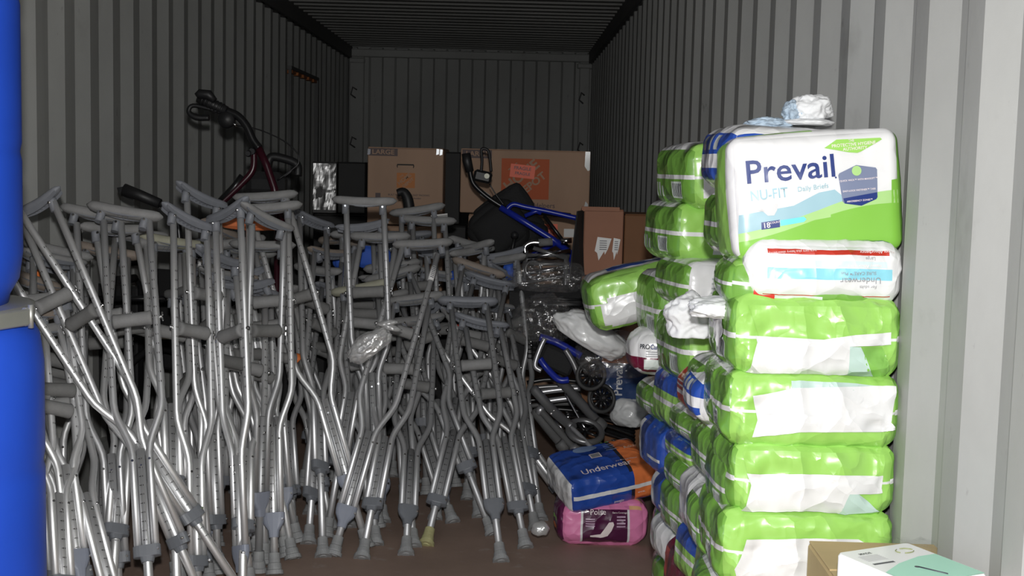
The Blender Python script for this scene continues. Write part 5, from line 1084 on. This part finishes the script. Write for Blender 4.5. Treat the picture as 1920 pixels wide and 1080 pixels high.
me = Pack(0.17, 0.10, 0.13, 63, amp=0.006, bulge=0.02, rad=0.04).mesh('seat_pouch', BLKC, 12); inst('seat_pouch', me, t, inv @ Matrix.Translation(P(985, 432, s - 16)) @ Matrix.Rotation(0.3, 4, 'Y'))
m = MB(); m.lathe([(0.0, -0.014), (0.016, -0.012), (0.018, 0.0), (0.016, 0.012), (0.0, 0.014)], P(965, 441, s + 4), 14, 0, 'Y'); m.tube([P(965, 445, s + 4), P(958, 480, s + 4)], 0.008, 8); m.build('fold_knob', BLACK, t)
# a black glove-like handle over the left carton
pt_ = thing('walker', 'black cloth covered walker handle poking up before the left carton', 'walker', (P(760, 375, 420).x, P(760, 375, 420).y, 0))
pt('handle', [(745, 362, 420), (756, 360, 420), (764, 372, 420), (768, 395, 420)], [0.016, 0.02, 0.024, 0.026], BLACK, pt_, 12); pt('frame_tube', [(768, 395, 420), (770, 500, 420), (772, 640, 420)], 0.012, CHROME, pt_, 8, False)
# pile of walker frames at the right, between crutches and packs
GT = mat('grey painted tube', (0.22, 0.22, 0.225, 1), 0.35, 0.6, var=0.1); GT2 = mat('light grey tube', (0.50, 0.50, 0.52, 1), 0.35, 0.7)
TIPD = mat('dark grey rubber cap', (0.10, 0.10, 0.10, 1), 0.6)
def frame(label, parts, base, cat='walker'):
    t = thing('folded_walker' if cat == 'walker' else 'wheelchair', label, cat, (base.x, base.y, 0))
    for nm, pts, r_, m_ in parts: pt(nm, pts, r_, m_, t, 10)
    return t
def cap(t, x, y_, s, r_=0.025, d=(1, 0, -1)):
    m = MB(); d = Vector(d).normalized(); c = P(x, y_, s); rot = d.to_track_quat('Z', 'X').to_matrix()
    m.lathe([(r_ * 0.85, -0.03), (r_, -0.02), (r_ * 1.05, 0.0), (r_ * 0.95, 0.012), (r_ * 0.5, 0.017)], c, 16, 0, rot=rot); m.build('rubber_foot', TIPD, t)
t1 = frame('walker frame with a grey rubber-capped leg pointing to the round wheel', [('leg', [(1045, 708, 470), (1090, 757, 478), (1128, 800, 486)], 0.0195, GT), ('side_bar', [(1010, 736, 470), (1045, 731, 470), (1088, 728, 470)], 0.0115, GT2), ('side_bar', [(1022, 753, 470), (1048, 749, 470), (1074, 746, 470)], 0.0115, GT2), ('brace', [(1060, 738, 480), (1092, 795, 484), (1100, 805, 484)], 0.005, CHROME)], P(1090, 760, 470)); cap(t1, 1127, 799, 487)
m = MB(); m.tube([P(1075, 740, 474), P(1083, 749, 475)], 0.0225, 14); m.build('collar', TIPD, t1)
t2 = frame('walker frame with a perforated leg carrying the grey ring wheel', [('leg', [(1000, 728, 485), (1035, 768, 490), (1074, 802, 500)], 0.019, GT), ('leg', [(1070, 800, 500), (1110, 840, 508), (1140, 880, 512)], 0.009, GT2)], P(1060, 790, 480))
m = MB()
for i in range(6):
    for k in (-1, 1): m.lathe([(0.003, 0), (0.003, 0.0015)], P(1036 + i * 7 + k * 2.5, 771 + i * 6 - k * 2.5, 491) + Vector((0, -0.019, 0)), 8, 0, 'Y')
m.build('adjustment_holes', STEEL, t2)
ax = Vector((0.12, -0.45, 0.88)); wc = P(1097, 809, 500)
w_ = MB().torus(wc, 0.063, 0.0125, ax, 36, 10).build('tyre', GT, t2)
m = MB().torus(wc, 0.051, 0.004, ax, 24, 6); a_ = ax.normalized(); e1 = a_.cross(Vector((0, 0, 1))).normalized(); e2 = a_.cross(e1)
for k in range(5): an = k * 2 * math.pi / 5; m.tube([wc, wc + (e1 * math.cos(an) + e2 * math.sin(an)) * 0.052], 0.006, 6)
m.build('wheel_hub', BLKP, w_)
t3 = frame('walker frame leg with dark rubber cap lying lowest at the left of the ring wheel', [('leg', [(1002, 770, 478), (1030, 805, 482), (1058, 838, 488)], 0.020, TIPD)], P(1030, 800, 478)); cap(t3, 1058, 838, 488)
t4 = frame('walker frame with white-collared leg reaching under the blue and orange pack', [('leg', [(1010, 765, 480), (1045, 805, 486), (1078, 842, 492)], 0.0135, TIPD), ('leg_extension', [(1078, 842, 492), (1095, 860, 495), (1120, 890, 500)], 0.011, GT), ('brace', [(1040, 788, 486), (1058, 808, 488)], 0.004, CHROME)], P(1050, 810, 480))
m = MB(); m.tube([P(1010, 766, 481), P(1018, 773, 482)], 0.020, 14); m.tube([P(1074, 838, 493), P(1082, 846, 494)], 0.0185, 14); m.build('collar', GT2, t4)
t5 = frame('walker frame leg lying right behind the blue and orange pack', [('leg', [(1050, 812, 470), (1085, 833, 476), (1122, 852, 480)], 0.0165, GT), ('leg', [(1118, 825, 480), (1132, 845, 482), (1150, 875, 486)], 0.011, GT2)], P(1090, 830, 470)); cap(t5, 1120, 852, 481)
# stacked black and grey horizontals of a folded wheelchair, its two spoked wheels
t6 = thing('folded_wheelchair', 'folded blue-framed wheelchair on its side, two spoked black wheels', 'wheelchair', (P(1080, 720, 450).x, P(1080, 720, 450).y + 0.1, 0))
def spoked(x, y_, s, R0, axv, m1=BLACK, parent=t6, nsp=9):
    c = P(x, y_, s); ax = Vector(axv).normalized(); w_ = MB().torus(c, R0, R0 * 0.15, ax, 40, 10).build('wheel', TIRE, parent)
    m = MB(); e1 = ax.cross(Vector((0, 0, 1))).normalized(); e2 = ax.cross(e1); m.torus(c, R0 * 0.80, 0.004, ax, 30, 6)
    for k in range(nsp): an = k * 2 * math.pi / nsp; d = e1 * math.cos(an) + e2 * math.sin(an); m.tube([c + d * 0.008, c + d * R0 * 0.82], [0.006, 0.009], 6)
    m.lathe([(0.014, -0.02), (0.014, 0.02)], c, 12, 0, rot=ax.to_track_quat('Z', 'X').to_matrix()); m.build('spokes', BLKP, w_)
    m = MB().lathe([(0.006, -0.024), (0.006, 0.024)], c, 8, 0, rot=ax.to_track_quat('Z', 'X').to_matrix()); m.build('axle_bolt', STEEL, w_)
TIRE = mat('worn dark tyre rubber', (0.035, 0.035, 0.035, 1), 0.6, var=0.3, scale=15)
spoked(1108, 703, 512, 0.052, (0.25, -1, 0.05)); spoked(1128, 747, 500, 0.050, (0.35, -1, 0.3))
pt('frame_tube', [(1012, 632, 480), (1030, 637, 480), (1050, 645, 480), (1090, 668, 482)], 0.0155, BLUEM, t6, 10)
pt('frame_tube', [(1012, 672, 480), (1025, 690, 480), (1048, 712, 482), (1066, 712, 482)], 0.0135, BLUEM, t6, 10)
pt('fork', [(1060, 655, 488), (1075, 680, 488), (1085, 705, 488)], 0.012, GT, t6, 10)
pt('footrest_tube', [(1022, 634, 486), (1012, 655, 486), (1003, 685, 486), (1015, 695, 486)], 0.010, GT2, t6, 8)
m = MB(); m.box(P(1045, 675, 474), (0.14, 0.03, 0.09), bev=0.012, rot=Matrix.Rotation(0.4, 3, 'Y')); m.build('seat_cloth', BLKC, t6)
for i in range(6):
    y_ = 712 + i * 11; pt('frame_tube', [(988, y_ + 6, 452), (1030, y_ + rnd.uniform(-3, 3), 452), (1090, y_ + rnd.uniform(-4, 6), 452)], 0.010, rnd.choice([GT, BLKP, TIPD]), t6, 8)
t7 = thing('folded_wheelchair', 'black wheelchair lying flat under shiny film right of the ring wheel', 'wheelchair', (P(1150, 800, 440).x, P(1150, 800, 440).y, 0))
c = P(1168, 812, 440)
for k in range(2): MB().torus(c + Vector((0, 0.05 * k, 0.02 * k)), 0.11 - 0.02 * k, 0.010, (0.1, -0.7, 0.8), 40).build('wheel', BLKP, t7)
for i in range(7):
    pt('frame_tube', [(1060, 772 + i * 5, 452), (1120, 776 + i * 5 + rnd.uniform(-3, 3), 448), (1190, 790 + i * 7, 444)], 0.008, BLKP if i % 2 else CHROME, t7, 8)
# upper stack of chrome frames left of the reddish cartons
t8 = thing('folded_walker', 'chrome walker frames folded flat before the lower sticker carton', 'walker', (P(1030, 470, 430).x, P(1030, 470, 430).y, 0)); s = 430
pt('handle_tube', [(985, 475, s), (985, 462, s), (997, 455, s), (1012, 455, s)], 0.012, CHROME, t8, 10)
MB().tube([P(1010, 455, s), P(1036, 453, s)], 0.017, 12).build('handgrip', GRIPG, t8); MB().tube([P(1052, 452, s), P(1072, 451, s)], 0.012, 10).build('tube_end', CHROME, t8)
for i, (x0, y0_, x1, y1_, m_) in enumerate(((985, 485, 1070, 470, CHROME), (985, 495, 1068, 495, GT), (990, 512, 1068, 500, CHROME), (985, 478, 1068, 480, GT), (1000, 465, 1066, 486, GT), (985, 530, 1075, 515, GT))): pt('frame_tube', [(x0, y0_, s), (x1, y1_, s)], 0.008 if i % 2 else 0.010, m_, t8, 8, False)
m = MB().torus(P(1000, 505, s), 0.035, 0.007, (0.3, -1, 0.2), 24); m.build('caster', GT, t8)
pt('leg', [(986, 470, s), (982, 540, s), (985, 640, s)], 0.012, GT, t8, 8, False); pt('leg', [(1062, 480, s), (1060, 540, s), (1062, 640, s)], 0.012, GT, t8, 8, False)
# dark mesh basket behind the wrapped white bag
m = MB(); bs_ = P(1062, 600, 470)
t9 = thing('mesh_basket', 'black wire mesh basket behind the soft white bag', 'basket', (bs_.x, bs_.y + 0.12, bs_.z - 0.16))
MB().box((0, 0.10, 0.10), (0.46, 0.004, 0.36)).build('back_panel', BLKC, t9, False); MB().tube([(-0.15, -0.1, 0.22), (0.15, -0.1, 0.22), (0.15, 0.1, 0.22), (-0.15, 0.1, 0.22)], 0.006, 8, closed=True).build('rim', BLKP, t9, False)
m = MB()
for i in range(19): x = -0.15 + i * 0.3 / 18; m.tube([(x, -0.1, 0.0), (x, -0.1, 0.22)], 0.0016, 4)
for i in range(13): z = i * 0.22 / 12; m.tube([(-0.15, -0.1, z), (0.15, -0.1, z)], 0.0016, 4)
o = m.build('wire_grid', BLKP, t9, False); o['kind'] = 'stuff'
